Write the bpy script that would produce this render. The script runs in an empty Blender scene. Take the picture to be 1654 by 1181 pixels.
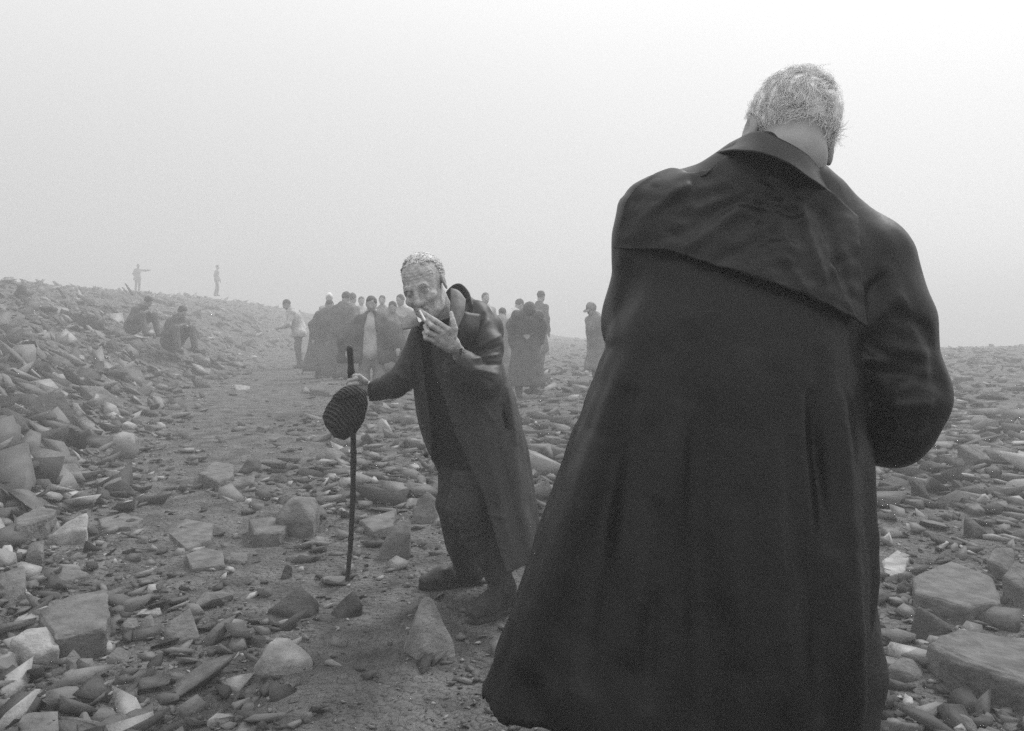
import bpy, bmesh, math, random
import numpy as np
from mathutils import Vector, Matrix
from mathutils.bvhtree import BVHTree

SC = bpy.context.scene
COL = SC.collection
rng = np.random.RandomState(7)
random.seed(7)

# ------------------------------------------------------------------ camera, sky, sun, exposure
F, HX, HY, CH = 1286.0, 827.0, 515.0, 1.24      # focal length and horizon in photo pixels, eye height (m)
cam = bpy.data.cameras.new('camera')
cam.sensor_width = 36.0
cam.lens = 36.0 * F / 1654.0
cam.shift_y = -(590.5 - HY) / 1654.0
cam.clip_start, cam.clip_end = 0.05, 3000.0
camo = bpy.data.objects.new('camera', cam)
COL.objects.link(camo)
camo.location = (0, 0, CH)
camo.rotation_euler = (math.radians(90), 0, 0)
SC.camera = camo

SUN_EL, SUN_AZ = 46.0, 42.0                      # behind the men, to the right
world = bpy.data.worlds.new('World')
SC.world = world
world.use_nodes = True
nt = world.node_tree
nt.nodes.clear()
wo = nt.nodes.new('ShaderNodeOutputWorld')
sky = nt.nodes.new('ShaderNodeTexSky')
sky.sky_type = 'NISHITA'
sky.sun_disc = False
sky.sun_elevation = math.radians(SUN_EL)
sky.sun_rotation = math.radians(SUN_AZ)
bw = nt.nodes.new('ShaderNodeRGBToBW')
nt.links.new(sky.outputs[0], bw.inputs[0])
tc = nt.nodes.new('ShaderNodeTexCoord')
sep = nt.nodes.new('ShaderNodeSeparateXYZ')
nt.links.new(tc.outputs['Generated'], sep.inputs[0])
ramp = nt.nodes.new('ShaderNodeMapRange')        # overcast: the zenith about three times the horizon
ramp.inputs['From Min'].default_value = 0.0
ramp.inputs['From Max'].default_value = 1.0
ramp.inputs['To Min'].default_value = 0.21
ramp.inputs['To Max'].default_value = 1.22
nt.links.new(sep.outputs['Z'], ramp.inputs['Value'])
nz = nt.nodes.new('ShaderNodeTexNoise')
nz.inputs['Scale'].default_value = 1.6
nz.inputs['Detail'].default_value = 2.0
nt.links.new(tc.outputs['Generated'], nz.inputs['Vector'])
nm = nt.nodes.new('ShaderNodeMapRange')
nm.inputs['To Min'].default_value = 0.9
nm.inputs['To Max'].default_value = 1.1
nt.links.new(nz.outputs[0], nm.inputs['Value'])
mul = nt.nodes.new('ShaderNodeMath'); mul.operation = 'MULTIPLY'
nt.links.new(ramp.outputs[0], mul.inputs[0]); nt.links.new(nm.outputs[0], mul.inputs[1])
b1 = nt.nodes.new('ShaderNodeBackground'); b1.inputs[1].default_value = 1.0
nt.links.new(mul.outputs[0], b1.inputs[0])
b2 = nt.nodes.new('ShaderNodeBackground'); b2.inputs[1].default_value = 0.05
nt.links.new(bw.outputs[0], b2.inputs[0])
ad = nt.nodes.new('ShaderNodeAddShader')
nt.links.new(b1.outputs[0], ad.inputs[0]); nt.links.new(b2.outputs[0], ad.inputs[1])
nt.links.new(ad.outputs[0], wo.inputs[0])

sun = bpy.data.lights.new('sun', 'SUN')
sun.energy = 2.3
sun.angle = math.radians(13)
suno = bpy.data.objects.new('sun', sun)
COL.objects.link(suno)
_e, _a = math.radians(SUN_EL), math.radians(SUN_AZ)
sd = Vector((math.sin(_a) * math.cos(_e), math.cos(_a) * math.cos(_e), math.sin(_e)))
suno.rotation_euler = sd.to_track_quat('Z', 'Y').to_euler()

SC.view_settings.view_transform = 'Standard'
SC.view_settings.look = 'None'
SC.view_settings.gamma = 1.0
SC.view_settings.use_curve_mapping = False
SC.view_settings.exposure = 0.36
SC.cycles.use_denoising = False
SC.cycles.volume_bounces = 1
SC.cycles.max_bounces = 4
SC.cycles.diffuse_bounces = 2
SC.cycles.use_adaptive_sampling = False

# ------------------------------------------------------------------ helpers
def P(px, py, Y):
    return np.array([(px - HX) / F * Y, Y, CH - (py - HY) / F * Y])

def _hash(ix, iy, iz, s):
    n = (ix.astype(np.int64) * 374761393 + iy.astype(np.int64) * 668265263 + iz.astype(np.int64) * 2147483647 + s * 1274126177) & 0xffffffff
    n = ((n ^ (n >> 13)) * 1274126177) & 0xffffffff
    return ((n ^ (n >> 16)) & 0xffff) / 65535.0

def vnoise(x, y, z=0.0, s=0):
    x, y, z = np.broadcast_arrays(np.asarray(x, float), np.asarray(y, float), np.asarray(z, float))
    ix, iy, iz = np.floor(x), np.floor(y), np.floor(z)
    fx, fy, fz = x - ix, y - iy, z - iz
    fx, fy, fz = [t * t * (3 - 2 * t) for t in (fx, fy, fz)]
    r = 0
    for a in (0, 1):
        for b in (0, 1):
            for c in (0, 1):
                w = (fx if a else 1 - fx) * (fy if b else 1 - fy) * (fz if c else 1 - fz)
                r = r + w * _hash(ix + a, iy + b, iz + c, s)
    return r * 2 - 1

def mesh_from(name, v, f):
    m = bpy.data.meshes.new(name)
    v = np.asarray(v, dtype=np.float32)
    if isinstance(f, np.ndarray):
        n, k = f.shape
        m.vertices.add(len(v)); m.vertices.foreach_set('co', v.ravel())
        m.loops.add(n * k); m.loops.foreach_set('vertex_index', f.astype(np.int32).ravel())
        m.polygons.add(n)
        m.polygons.foreach_set('loop_start', np.arange(0, n * k, k, dtype=np.int32))
        m.update(calc_edges=True); m.validate()
    else:
        m.from_pydata([tuple(map(float, q)) for q in v], [], f); m.update()
    return m

def mk(name, v, f, mat, parent=None, base=None, smooth=True, label=None, cat=None, group=None, kind=None):
    v = np.asarray(v, dtype=float)
    if base is None:
        base = np.zeros(3)
    m = mesh_from(name, v - np.asarray(base), f)
    if smooth:
        m.polygons.foreach_set('use_smooth', [True] * len(m.polygons))
    m.materials.append(mat)
    o = bpy.data.objects.new(name, m)
    COL.objects.link(o)
    if parent is not None:
        o.parent = parent
    else:
        o.location = tuple(map(float, base))
    tag(o, label, cat, group, kind)
    return o

def tag(o, label=None, cat=None, group=None, kind=None):
    if label: o['label'] = label
    if cat: o['category'] = cat
    if group: o['group'] = group
    if kind: o['kind'] = kind

def join(parts):
    V, Fs, n = [], [], 0
    for v, f in parts:
        V.append(v); Fs.append(f + n); n += len(v)
    return np.concatenate(V), np.concatenate(Fs)

# ---- implicit surfaces
def surfnet(f, lo, hi, h):
    lo, hi = np.array(lo, float), np.array(hi, float)
    n = np.ceil((hi - lo) / h).astype(int) + 1
    ax = [(lo[i] + h * np.arange(n[i])).astype(np.float32) for i in range(3)]
    X, Y, Z = ax[0][:, None, None], ax[1][None, :, None], ax[2][None, None, :]
    V = np.broadcast_to(f(X, Y, Z), tuple(n)).astype(np.float32)
    s = V < 0
    c = np.zeros(tuple(n - 1), np.int8)
    sl = lambda a, d: slice(d, n[a] - 1 + d)
    for i in (0, 1):
        for j in (0, 1):
            for k in (0, 1):
                c += s[sl(0, i), sl(1, j), sl(2, k)]
    I, J, K = np.nonzero((c > 0) & (c < 8))
    acc = np.zeros((len(I), 3)); cnt = np.zeros(len(I))
    cs = [(i, j, k) for i in (0, 1) for j in (0, 1) for k in (0, 1)]
    for a in cs:
        for d in range(3):
            if a[d] == 0:
                b = list(a); b[d] = 1
                va = V[I + a[0], J + a[1], K + a[2]]; vb = V[I + b[0], J + b[1], K + b[2]]
                cr = (va < 0) != (vb < 0)
                t = np.where(cr, va / np.where(cr, va - vb, 1), 0)
                p = np.array(a, float)[None, :].repeat(len(I), 0); p[:, d] += t
                acc += p * cr[:, None]; cnt += cr
    pts = (np.stack([I, J, K], 1) + acc / cnt[:, None]) * h + lo
    idx = -np.ones(tuple(n - 1), np.int64); idx[I, J, K] = np.arange(len(I))
    faces = []
    for d in range(3):
        e1, e2 = (d + 1) % 3, (d + 2) % 3
        A = [slice(None)] * 3; B = [slice(None)] * 3
        A[d] = slice(0, n[d] - 1); B[d] = slice(1, n[d])
        for e in (e1, e2):
            A[e] = slice(1, n[e] - 1); B[e] = slice(1, n[e] - 1)
        sa, sb = s[tuple(A)], s[tuple(B)]
        q = np.stack(np.nonzero(sa != sb), 1)
        if not len(q): continue
        inside = sa[q[:, 0], q[:, 1], q[:, 2]]
        q[:, e1] += 1; q[:, e2] += 1
        def cell(o1, o2):
            r = q.copy(); r[:, e1] += o1; r[:, e2] += o2
            return idx[r[:, 0], r[:, 1], r[:, 2]]
        fq = np.stack([cell(-1, -1), cell(0, -1), cell(0, 0), cell(-1, 0)], 1)
        fq[~inside] = fq[~inside][:, ::-1]
        faces.append(fq)
    return pts, np.concatenate(faces)

def cap(a, b, ra, rb=None):
    a, b = np.array(a, float), np.array(b, float)
    rb = ra if rb is None else rb
    d = b - a; L = max(float(d @ d), 1e-9)
    def f(X, Y, Z):
        t = np.clip(((X - a[0]) * d[0] + (Y - a[1]) * d[1] + (Z - a[2]) * d[2]) / L, 0, 1)
        return np.sqrt((X - a[0] - t * d[0]) ** 2 + (Y - a[1] - t * d[1]) ** 2 + (Z - a[2] - t * d[2]) ** 2) - (ra + (rb - ra) * t)
    return f

def ell(c, r, R=None):
    c = np.array(c, float); r = np.array(r, float); R = np.eye(3) if R is None else np.array(R)
    def f(X, Y, Z):
        x, y, z = X - c[0], Y - c[1], Z - c[2]
        u = (R[0, 0] * x + R[1, 0] * y + R[2, 0] * z) / r[0]
        v = (R[0, 1] * x + R[1, 1] * y + R[2, 1] * z) / r[1]
        w = (R[0, 2] * x + R[1, 2] * y + R[2, 2] * z) / r[2]
        k = np.sqrt(u * u + v * v + w * w)
        k2 = np.sqrt((u / r[0]) ** 2 + (v / r[1]) ** 2 + (w / r[2]) ** 2) + 1e-9
        return k * (k - 1) / k2
    return f

def smin(a, b, k):
    h = np.maximum(k - np.abs(a - b), 0) / k
    return np.minimum(a, b) - h * h * k * 0.25
def smax(a, b, k):
    return -smin(-a, -b, k)
def U(fs, k=0.02):
    def f(X, Y, Z):
        r = None
        for g in fs:
            v = g(X, Y, Z)
            r = v if r is None else smin(r, v, k)
        return r
    return f
def chain(pts, rs):
    return [cap(pts[i], pts[i + 1], rs[i], rs[i + 1]) for i in range(len(pts) - 1)]
def rot(axis, deg):
    return np.array(Matrix.Rotation(math.radians(deg), 3, axis))

def spl(xs, ys, x):
    """smooth monotone-ish interpolation of a table"""
    xs = np.asarray(xs, float); ys = np.asarray(ys, float)
    o = np.argsort(xs); xs, ys = xs[o], ys[o]
    m = np.gradient(ys, xs)
    x = np.clip(x, xs[0], xs[-1])
    i = np.clip(np.searchsorted(xs, x) - 1, 0, len(xs) - 2)
    h = xs[i + 1] - xs[i]; t = (x - xs[i]) / h
    return (ys[i] * (1 + 2 * t) * (1 - t) ** 2 + m[i] * h * t * (1 - t) ** 2 + ys[i + 1] * t * t * (3 - 2 * t) + m[i + 1] * h * t * t * (t - 1))

def loft(rows, p=2.0):
    """rows of (z, cx, cy, half width, half depth)"""
    R = np.array(rows, float)
    def f(X, Y, Z):
        zz = np.asarray(Z)
        cx, cy, a, b = [spl(R[:, 0], R[:, i], zz) for i in (1, 2, 3, 4)]
        u, v = np.abs(X - cx) / a, np.abs(Y - cy) / b
        k = (u ** p + v ** p + 1e-9) ** (1 / p)
        d = (k - 1) * np.minimum(a, b)
        return smax(smax(d, Z - R[:, 0].max(), 0.03), R[:, 0].min() - Z, 0.004)
    return f

def polyd(poly, x, y):
    """signed distance to a 2-D polygon (negative inside)"""
    poly = np.array(poly, float); n = len(poly)
    d = None; s = np.ones(np.broadcast(x, y).shape)
    for i in range(n):
        a, b = poly[i], poly[(i + 1) % n]
        e = b - a; wx, wy = x - a[0], y - a[1]
        t = np.clip((wx * e[0] + wy * e[1]) / (e @ e), 0, 1)
        q = (wx - t * e[0]) ** 2 + (wy - t * e[1]) ** 2
        d = q if d is None else np.minimum(d, q)
        c1, c2 = y >= a[1], y < b[1]
        c3 = e[0] * wy > e[1] * wx
        s = np.where((c1 & c2 & c3) | (~c1 & ~c2 & ~c3), -s, s)
    return s * np.sqrt(d)

def patch(ctrl, nu=16, nv=10, thick=0.004, ruffle=0.0):
    """a sheet of cloth through a grid of 3-D control points, given real thickness"""
    C = np.array(ctrl, float)
    r, c = C.shape[:2]
    u, v = np.linspace(0, r - 1, nv), np.linspace(0, c - 1, nu)
    T = np.stack([[spl(range(c), C[i, :, k], v) for i in range(r)] for k in range(3)], -1)   # r, nu, 3
    G = np.stack([np.stack([spl(range(r), T[:, j, k], u) for j in range(nu)], 1) for k in range(3)], -1)  # nv, nu, 3
    if ruffle:
        G = G + (vnoise(G[..., 0] * 22, G[..., 1] * 22, G[..., 2] * 22, 5) * ruffle)[..., None] * np.array([0.2, -1, 0.3])
    du = np.gradient(G, axis=1); dv = np.gradient(G, axis=0)
    N = np.cross(du, dv); N /= np.linalg.norm(N, axis=-1, keepdims=True) + 1e-9
    A, B = (G + N * thick / 2).reshape(-1, 3), (G - N * thick / 2).reshape(-1, 3)
    n = nu * nv; fs = []
    for i in range(nv - 1):
        for j in range(nu - 1):
            a = i * nu + j
            fs += [[a, a + 1, a + nu + 1, a + nu], [n + a, n + a + nu, n + a + nu + 1, n + a + 1]]
    loop = [j for j in range(nu)] + [i * nu + nu - 1 for i in range(1, nv)] + [(nv - 1) * nu + j for j in range(nu - 2, -1, -1)] + [i * nu for i in range(nv - 2, 0, -1)]
    for q in range(len(loop)):
        a, b = loop[q], loop[(q + 1) % len(loop)]
        fs.append([b, a, n + a, n + b])
    return np.concatenate([A, B]), np.array(fs)

def strands(roots, dirs, length, r, seg=5, wave=0.003, grav=0.0, seed=0, nrm=None, freq=9.0, clump=1, curv=0):
    """tapered three-sided hairs, one mesh"""
    g = np.random.RandomState(seed); n = len(roots)
    d = dirs / (np.linalg.norm(dirs, axis=1, keepdims=True) + 1e-9)
    L = length * (0.6 + 0.7 * g.rand(n))
    ph = np.repeat(g.rand(n // clump + 1) * 6.28, clump)[:n] + .25 * g.randn(n)
    if clump > 1: L = length * np.repeat(0.6 + 0.7 * g.rand(n // clump + 1), clump)[:n]
    side = np.cross(d, nrm if nrm is not None else np.array([[0, 0, 1.0]]))
    side /= np.linalg.norm(side, axis=1, keepdims=True) + 1e-9
    ks = np.linspace(0, 1, seg + 1)
    pts = []
    for k in ks:
        p = roots + d * (L * k)[:, None] + side * (wave * np.sin(ph + k * freq) * (0.4 + k))[:, None]
        if nrm is not None:
            p = p + nrm * (wave * 0.8 * (1 + np.cos(ph * 1.7 + k * freq)) * 0.5 * k)[:, None]
        if curv: p = p - nrm * ((L * k) ** 2 / (2 * curv))[:, None]
        p = p + np.array([0, 0, -1.0]) * (grav * L * k * k)[:, None]
        pts.append(p)
    V = []
    for i, p in enumerate(pts):
        rr = r * (1 - 0.75 * ks[i])
        up = np.cross(d, side)
        for a in range(3):
            an = a * 2.094
            V.append(p + (side * math.cos(an) + up * math.sin(an)) * rr)
    V = np.stack(V, 1).reshape(-1, 3)          # n, (seg+1)*3
    m = (seg + 1) * 3; fs = []
    for i in range(seg):
        for a in range(3):
            b = (a + 1) % 3
            fs.append([i * 3 + a, i * 3 + b, (i + 1) * 3 + b, (i + 1) * 3 + a])
    fs = np.array(fs)
    return V, (fs[None] + (np.arange(n) * m)[:, None, None]).reshape(-1, 4)

# ---- materials (all neutral: the place as black-and-white film sees it)
def mat(name, v, rough=0.9, spec=0.3, var=0.25, vs=8.0, bump=0.3, bs=60.0, bd=0.004, extra=None, detail=6.0, coat=0.0, sss=0.0, objvar=None, attr=None, sheen=0.0):
    m = bpy.data.materials.new(name); m.use_nodes = True
    t = m.node_tree; t.nodes.clear()
    out = t.nodes.new('ShaderNodeOutputMaterial'); b = t.nodes.new('ShaderNodeBsdfPrincipled')
    t.links.new(b.outputs[0], out.inputs[0])
    b.inputs['Roughness'].default_value = rough
    b.inputs['Specular IOR Level'].default_value = spec
    b.inputs['Sheen Weight'].default_value = sheen
    if sss:
        b.inputs['Subsurface Weight'].default_value = sss
        b.inputs['Subsurface Radius'].default_value = (0.006, 0.006, 0.006)
        b.inputs['Subsurface Scale'].default_value = 1.0
    geo = t.nodes.new('ShaderNodeNewGeometry')
    n1 = t.nodes.new('ShaderNodeTexNoise'); n1.inputs['Scale'].default_value = vs; n1.inputs['Detail'].default_value = detail
    t.links.new(geo.outputs['Position'], n1.inputs['Vector'])
    mr = t.nodes.new('ShaderNodeMapRange')
    mr.inputs['From Min'].default_value = 0.3; mr.inputs['From Max'].default_value = 0.7
    mr.inputs['To Min'].default_value = v * (1 - var); mr.inputs['To Max'].default_value = v * (1 + var)
    t.links.new(n1.outputs[0], mr.inputs['Value'])
    val = mr.outputs[0]
    if objvar:
        if attr:
            oi = t.nodes.new('ShaderNodeAttribute'); oi.attribute_name = attr; src = oi.outputs['Fac']
        else:
            oi = t.nodes.new('ShaderNodeObjectInfo'); src = oi.outputs['Random']
        cr = t.nodes.new('ShaderNodeValToRGB')
        cr.color_ramp.elements[0].position = 0; cr.color_ramp.elements[0].color = (objvar[0],) * 3 + (1,)
        cr.color_ramp.elements[1].position = 1; cr.color_ramp.elements[1].color = (objvar[3],) * 3 + (1,)
        e = cr.color_ramp.elements.new(0.5); e.color = (objvar[1],) * 3 + (1,)
        e = cr.color_ramp.elements.new(0.85); e.color = (objvar[2],) * 3 + (1,)
        t.links.new(src, cr.inputs[0])
        mu = t.nodes.new('ShaderNodeMath'); mu.operation = 'MULTIPLY'
        t.links.new(val, mu.inputs[0]); t.links.new(cr.outputs[0], mu.inputs[1]); val = mu.outputs[0]
    if extra == 'knit':
        w = t.nodes.new('ShaderNodeTexWave'); w.inputs['Scale'].default_value = 26.0; w.inputs['Distortion'].default_value = 1.2; w.bands_direction = 'DIAGONAL'
        t.links.new(geo.outputs['Position'], w.inputs['Vector'])
        m3 = t.nodes.new('ShaderNodeMapRange'); m3.inputs['To Min'].default_value = 0.4; m3.inputs['To Max'].default_value = 1.9
        t.links.new(w.outputs[1], m3.inputs['Value'])
        mu = t.nodes.new('ShaderNodeMath'); mu.operation = 'MULTIPLY'
        t.links.new(val, mu.inputs[0]); t.links.new(m3.outputs[0], mu.inputs[1]); val = mu.outputs[0]
    t.links.new(val, b.inputs['Base Color'])
    if bump:
        n2 = t.nodes.new('ShaderNodeTexNoise'); n2.inputs['Scale'].default_value = bs; n2.inputs['Detail'].default_value = 8.0
        n2.inputs['Roughness'].default_value = 0.6
        t.links.new(geo.outputs['Position'], n2.inputs['Vector'])
        bp = t.nodes.new('ShaderNodeBump'); bp.inputs['Strength'].default_value = bump; bp.inputs['Distance'].default_value = bd
        t.links.new(n2.outputs[0], bp.inputs['Height'])
        hs = bp
        if extra == 'gravel':
            vo = t.nodes.new('ShaderNodeTexVoronoi'); vo.inputs['Scale'].default_value = 34.0
            t.links.new(geo.outputs['Position'], vo.inputs['Vector'])
            b3 = t.nodes.new('ShaderNodeBump'); b3.inputs['Strength'].default_value = 1.0; b3.inputs['Distance'].default_value = 0.022
            b3.invert = True
            t.links.new(vo.outputs['Distance'], b3.inputs['Height']); t.links.new(bp.outputs[0], b3.inputs['Normal']); hs = b3
        if extra == 'knit':
            w = t.nodes.new('ShaderNodeTexWave'); w.inputs['Scale'].default_value = 26.0; w.inputs['Distortion'].default_value = 1.2
            w.bands_direction = 'DIAGONAL'
            t.links.new(geo.outputs['Position'], w.inputs['Vector'])
            b3 = t.nodes.new('ShaderNodeBump'); b3.inputs['Strength'].default_value = 1.0; b3.inputs['Distance'].default_value = 0.010
            t.links.new(w.outputs[1], b3.inputs['Height']); t.links.new(bp.outputs[0], b3.inputs['Normal']); hs = b3
        t.links.new(hs.outputs[0], b.inputs['Normal'])
    return m

M = dict(
    ground=mat('dirt', 0.115, 0.95, 0.2, 0.5, 5.0, 1.0, 42.0, 0.03, extra='gravel'),
    scree=mat('scree', 1.0, 0.9, 0.25, 0.22, 9.0, 0.8, 45.0, 0.01, objvar=(0.04, 0.10, 0.17, 0.30), attr='tone'),
    rock=mat('rock', 1.0, 0.88, 0.25, 0.25, 12.0, 0.9, 40.0, 0.012, objvar=(0.10, 0.15, 0.22, 0.34)),
    rock_dark=mat('rock_dark', 0.05, 0.85, 0.3, 0.35, 14.0, 1.0, 26.0, 0.022),
    rock_mid=mat('rock_mid', 0.125, 0.88, 0.25, 0.35, 14.0, 1.0, 26.0, 0.022),
    rock_light=mat('rock_light', 0.21, 0.88, 0.25, 0.35, 14.0, 1.0, 26.0, 0.022),
    rock_pale=mat('rock_pale', 0.27, 0.85, 0.25, 0.35, 14.0, 1.0, 30.0, 0.016),
    coat=mat('raincoat', 0.004, 0.40, 0.22, 0.2, 5.0, 0.22, 12.0, 0.010),
    coat_old=mat('worn_raincoat', 0.024, 0.56, 0.3, 0.25, 6.0, 0.25, 18.0, 0.010),
    lining=mat('coat_lining', 0.22, 0.85, 0.2, 0.2, 30.0, 0.4, 60.0, 0.003),
    trousers=mat('trousers', 0.036, 0.8, 0.2, 0.3, 12.0, 0.7, 24.0, 0.02),
    sweater=mat('sweater', 0.007, 0.95, 0.1, 0.2, 9.0, 0.5, 90.0, 0.004),
    boot=mat('rubber_boot', 0.014, 0.38, 0.4, 0.5, 18.0, 0.3, 40.0, 0.004),
    boot_muddy=mat('muddy_rubber_boot', 0.03, 0.7, 0.3, 0.6, 22.0, 0.4, 50.0, 0.004),
    skin=mat('weathered_skin', 0.40, 0.75, 0.15, 0.3, 55.0, 1.0, 110.0, 0.006),
    skin_pale=mat('skin', 0.30, 0.6, 0.35, 0.08, 40.0, 0.35, 160.0, 0.002),
    hair=mat('grey_hair', 0.92, 0.5, 0.3, 0.12, 60.0, 0.0),
    hair_white=mat('white_hair', 0.72, 0.6, 0.4, 0.15, 50.0, 0.5, 160.0, 0.004),
    cap=mat('knitted_cap', 0.036, 0.95, 0.1, 0.3, 30.0, 0.5, 150.0, 0.003, extra='knit'),
    wood=mat('stick_wood', 0.035, 0.7, 0.3, 0.4, 40.0, 0.5, 90.0, 0.003),
    white=mat('paper_white', 0.75, 0.8, 0.2, 0.05, 40.0, 0.0),
    cl_dark=mat('dark_cloth', 0.095, 0.85, 0.2, 0.25, 8.0, 0.4, 20.0, 0.02),
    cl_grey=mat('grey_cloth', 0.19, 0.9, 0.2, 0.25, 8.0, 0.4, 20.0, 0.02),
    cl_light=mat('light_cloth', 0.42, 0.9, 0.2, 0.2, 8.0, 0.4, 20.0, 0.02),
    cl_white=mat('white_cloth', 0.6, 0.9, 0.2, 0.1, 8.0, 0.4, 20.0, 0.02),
    hair_dark=mat('dark_hair', 0.08, 0.8, 0.2, 0.3, 20.0, 0.3, 60.0, 0.01),
)

# ------------------------------------------------------------------ ground
def edge_x(Y):
    return np.interp(Y, [0, 4, 8, 12, 24, 44, 120], [-1.2, -2.3, -3.9, -5.2, -7.2, -8.4, -12.0])
def terrain(X, Y):
    X, Y = np.asarray(X, float), np.asarray(Y, float)
    t = edge_x(Y) - X
    t = np.where(t > 0, t * t / (t + 0.8), 0)
    z = 2.55 * (1 - np.exp(-t / 5.0)) + 0.03 * t
    far = np.clip(Y - 27, 0, None)
    cen = 1 / (1 + np.exp(-(X + 7) / 2.0)); rgt = 1 / (1 + np.exp(-(X - 8) / 2.0))
    z = z - rgt * (0.020 * far + 0.0007 * far ** 2) - (1 - cen) * np.clip(Y - 50, 0, None) * 0.03
    # right side a low rubble bank
    r = np.clip(X - 0.30 * Y - 1.2, 0, None)
    z = z + 0.035 * r * r / (r + 2.5) * np.exp(-far / 25)
    amp = np.clip(t * 0.5, 0, 1) * 0.10 + 0.03
    z = z + amp * vnoise(X * 0.9, Y * 0.9, 0, 1) + amp * 0.45 * vnoise(X * 2.3, Y * 2.3, 0, 2) + 0.014 * vnoise(X * 7, Y * 7, 0, 3) + np.exp(-Y / 9) * (0.008 * vnoise(X * 19, Y * 19, 0, 4) + 0.004 * vnoise(X * 41, Y * 41, 0, 6))
    near = np.exp(-((X + 0.2) ** 2 + (Y - 3.2) ** 2) / 3.0)
    return z * (1 - 0.75 * near)
def ground_at(px, py):
    """where the line of sight through a photo pixel meets the ground"""
    Y = np.geomspace(1.2, 120, 900)
    p = P(px, py, Y[:, None])if False else None
    X = (px - HX) / F * Y; Z = CH - (py - HY) / F * Y
    k = np.nonzero(Z < terrain(X, Y))[0]
    k = k[0] if len(k) else len(Y) - 1
    return np.array([X[k], Y[k], float(terrain(X[k], Y[k]))])

ys = np.concatenate([np.linspace(-6, 1.4, 38)[:-1], 1.4 * (125 / 1.4) ** np.linspace(0, 1, 430)])
us = np.linspace(-1, 1, 420)
GY = ys[:, None] + 0 * us[None]
half = np.maximum(5.0, 1.25 * ys + 4)[:, None]
GX = us[None] * half
GZ = terrain(GX, GY)
n1, n2 = GX.shape
ii = np.arange((n1 - 1) * (n2 - 1)); r_, c_ = ii // (n2 - 1), ii % (n2 - 1); a_ = r_ * n2 + c_
mk('ground', np.stack([GX, GY, GZ], -1).reshape(-1, 3), np.stack([a_, a_ + 1, a_ + n2 + 1, a_ + n2], 1), M['ground'], kind='structure')

# ------------------------------------------------------------------ rocks
def hull(pts, sub=0, rough=0.0, seed=0, bevel=0.0):
    bm = bmesh.new()
    for p in pts: bm.verts.new([float(q) for q in p])
    r = bmesh.ops.convex_hull(bm, input=bm.verts)
    bmesh.ops.delete(bm, geom=list({g for g in r['geom_interior'] + r['geom_unused'] if isinstance(g, bmesh.types.BMVert)}), context='VERTS')
    if bevel:
        bmesh.ops.bevel(bm, geom=bm.edges[:], offset=bevel, segments=1, affect='EDGES', clamp_overlap=True)
    if sub:
        bmesh.ops.triangulate(bm, faces=bm.faces[:])
        bmesh.ops.subdivide_edges(bm, edges=bm.edges[:], cuts=sub, use_grid_fill=True)
    bmesh.ops.triangulate(bm, faces=bm.faces[:])
    bmesh.ops.recalc_face_normals(bm, faces=bm.faces[:])
    bm.verts.ensure_lookup_table()
    v = np.array([q.co[:] for q in bm.verts]); f = np.array([[q.index for q in t.verts] for t in bm.faces])
    bm.free()
    if rough:
        for s_, (fr, am) in enumerate(((1.0, 1.0), (2.7, 0.5), (6.0, 0.28))):
            k = fr / 0.055
            v = v + np.stack([vnoise(v[:, 0] * k + 9, v[:, 1] * k, v[:, 2] * k, seed + 7 * q + s_) for q in range(3)], 1) * rough * am * 0.55
    return v, f

def proto(seed, flat, sub=1, rough=0.05, n=13):
    g = np.random.RandomState(seed)
    p = g.rand(n, 3) * 2 - 1
    ax_ = g.randint(0, 3, n); ax_ = np.where(g.rand(n) < 0.6, 2, ax_)
    p[np.arange(n), ax_] = np.sign(p[np.arange(n), ax_]) * (0.82 + 0.18 * g.rand(n))
    p[:, 0] += 0.35 * p[:, 2] * g.randn()
    p *= np.array([0.5, 0.5 * (0.5 + 0.4 * g.rand()), 0.5 * flat])
    return hull(p, sub, rough, seed)

def path_d(X, Y):
    """how bare the ground is: 1 on the trodden sand, 0 in the rubble"""
    cx = np.interp(Y, [2, 3.2, 3.8, 4.5, 5.5, 7, 9, 13, 20, 30], [-0.4, -0.5, -1.1, -1.9, -2.2, -2.6, -3.2, -3.9, -5.0, -6.4])
    w = np.interp(Y, [2, 4, 7, 13, 30], [0.45, 0.55, 1.0, 1.3, 1.6])
    a = np.exp(-((X - cx) / w) ** 2)
    b = np.exp(-((X + 0.1) / 0.9) ** 2 - ((Y - 3.4) / 1.0) ** 2)
    c = np.exp(-((X - 2.6) / 0.9) ** 2 - ((Y - 5.6) / 1.1) ** 2) * 0.6
    return np.clip(np.maximum(np.maximum(a, b), c), 0, 1)

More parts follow.
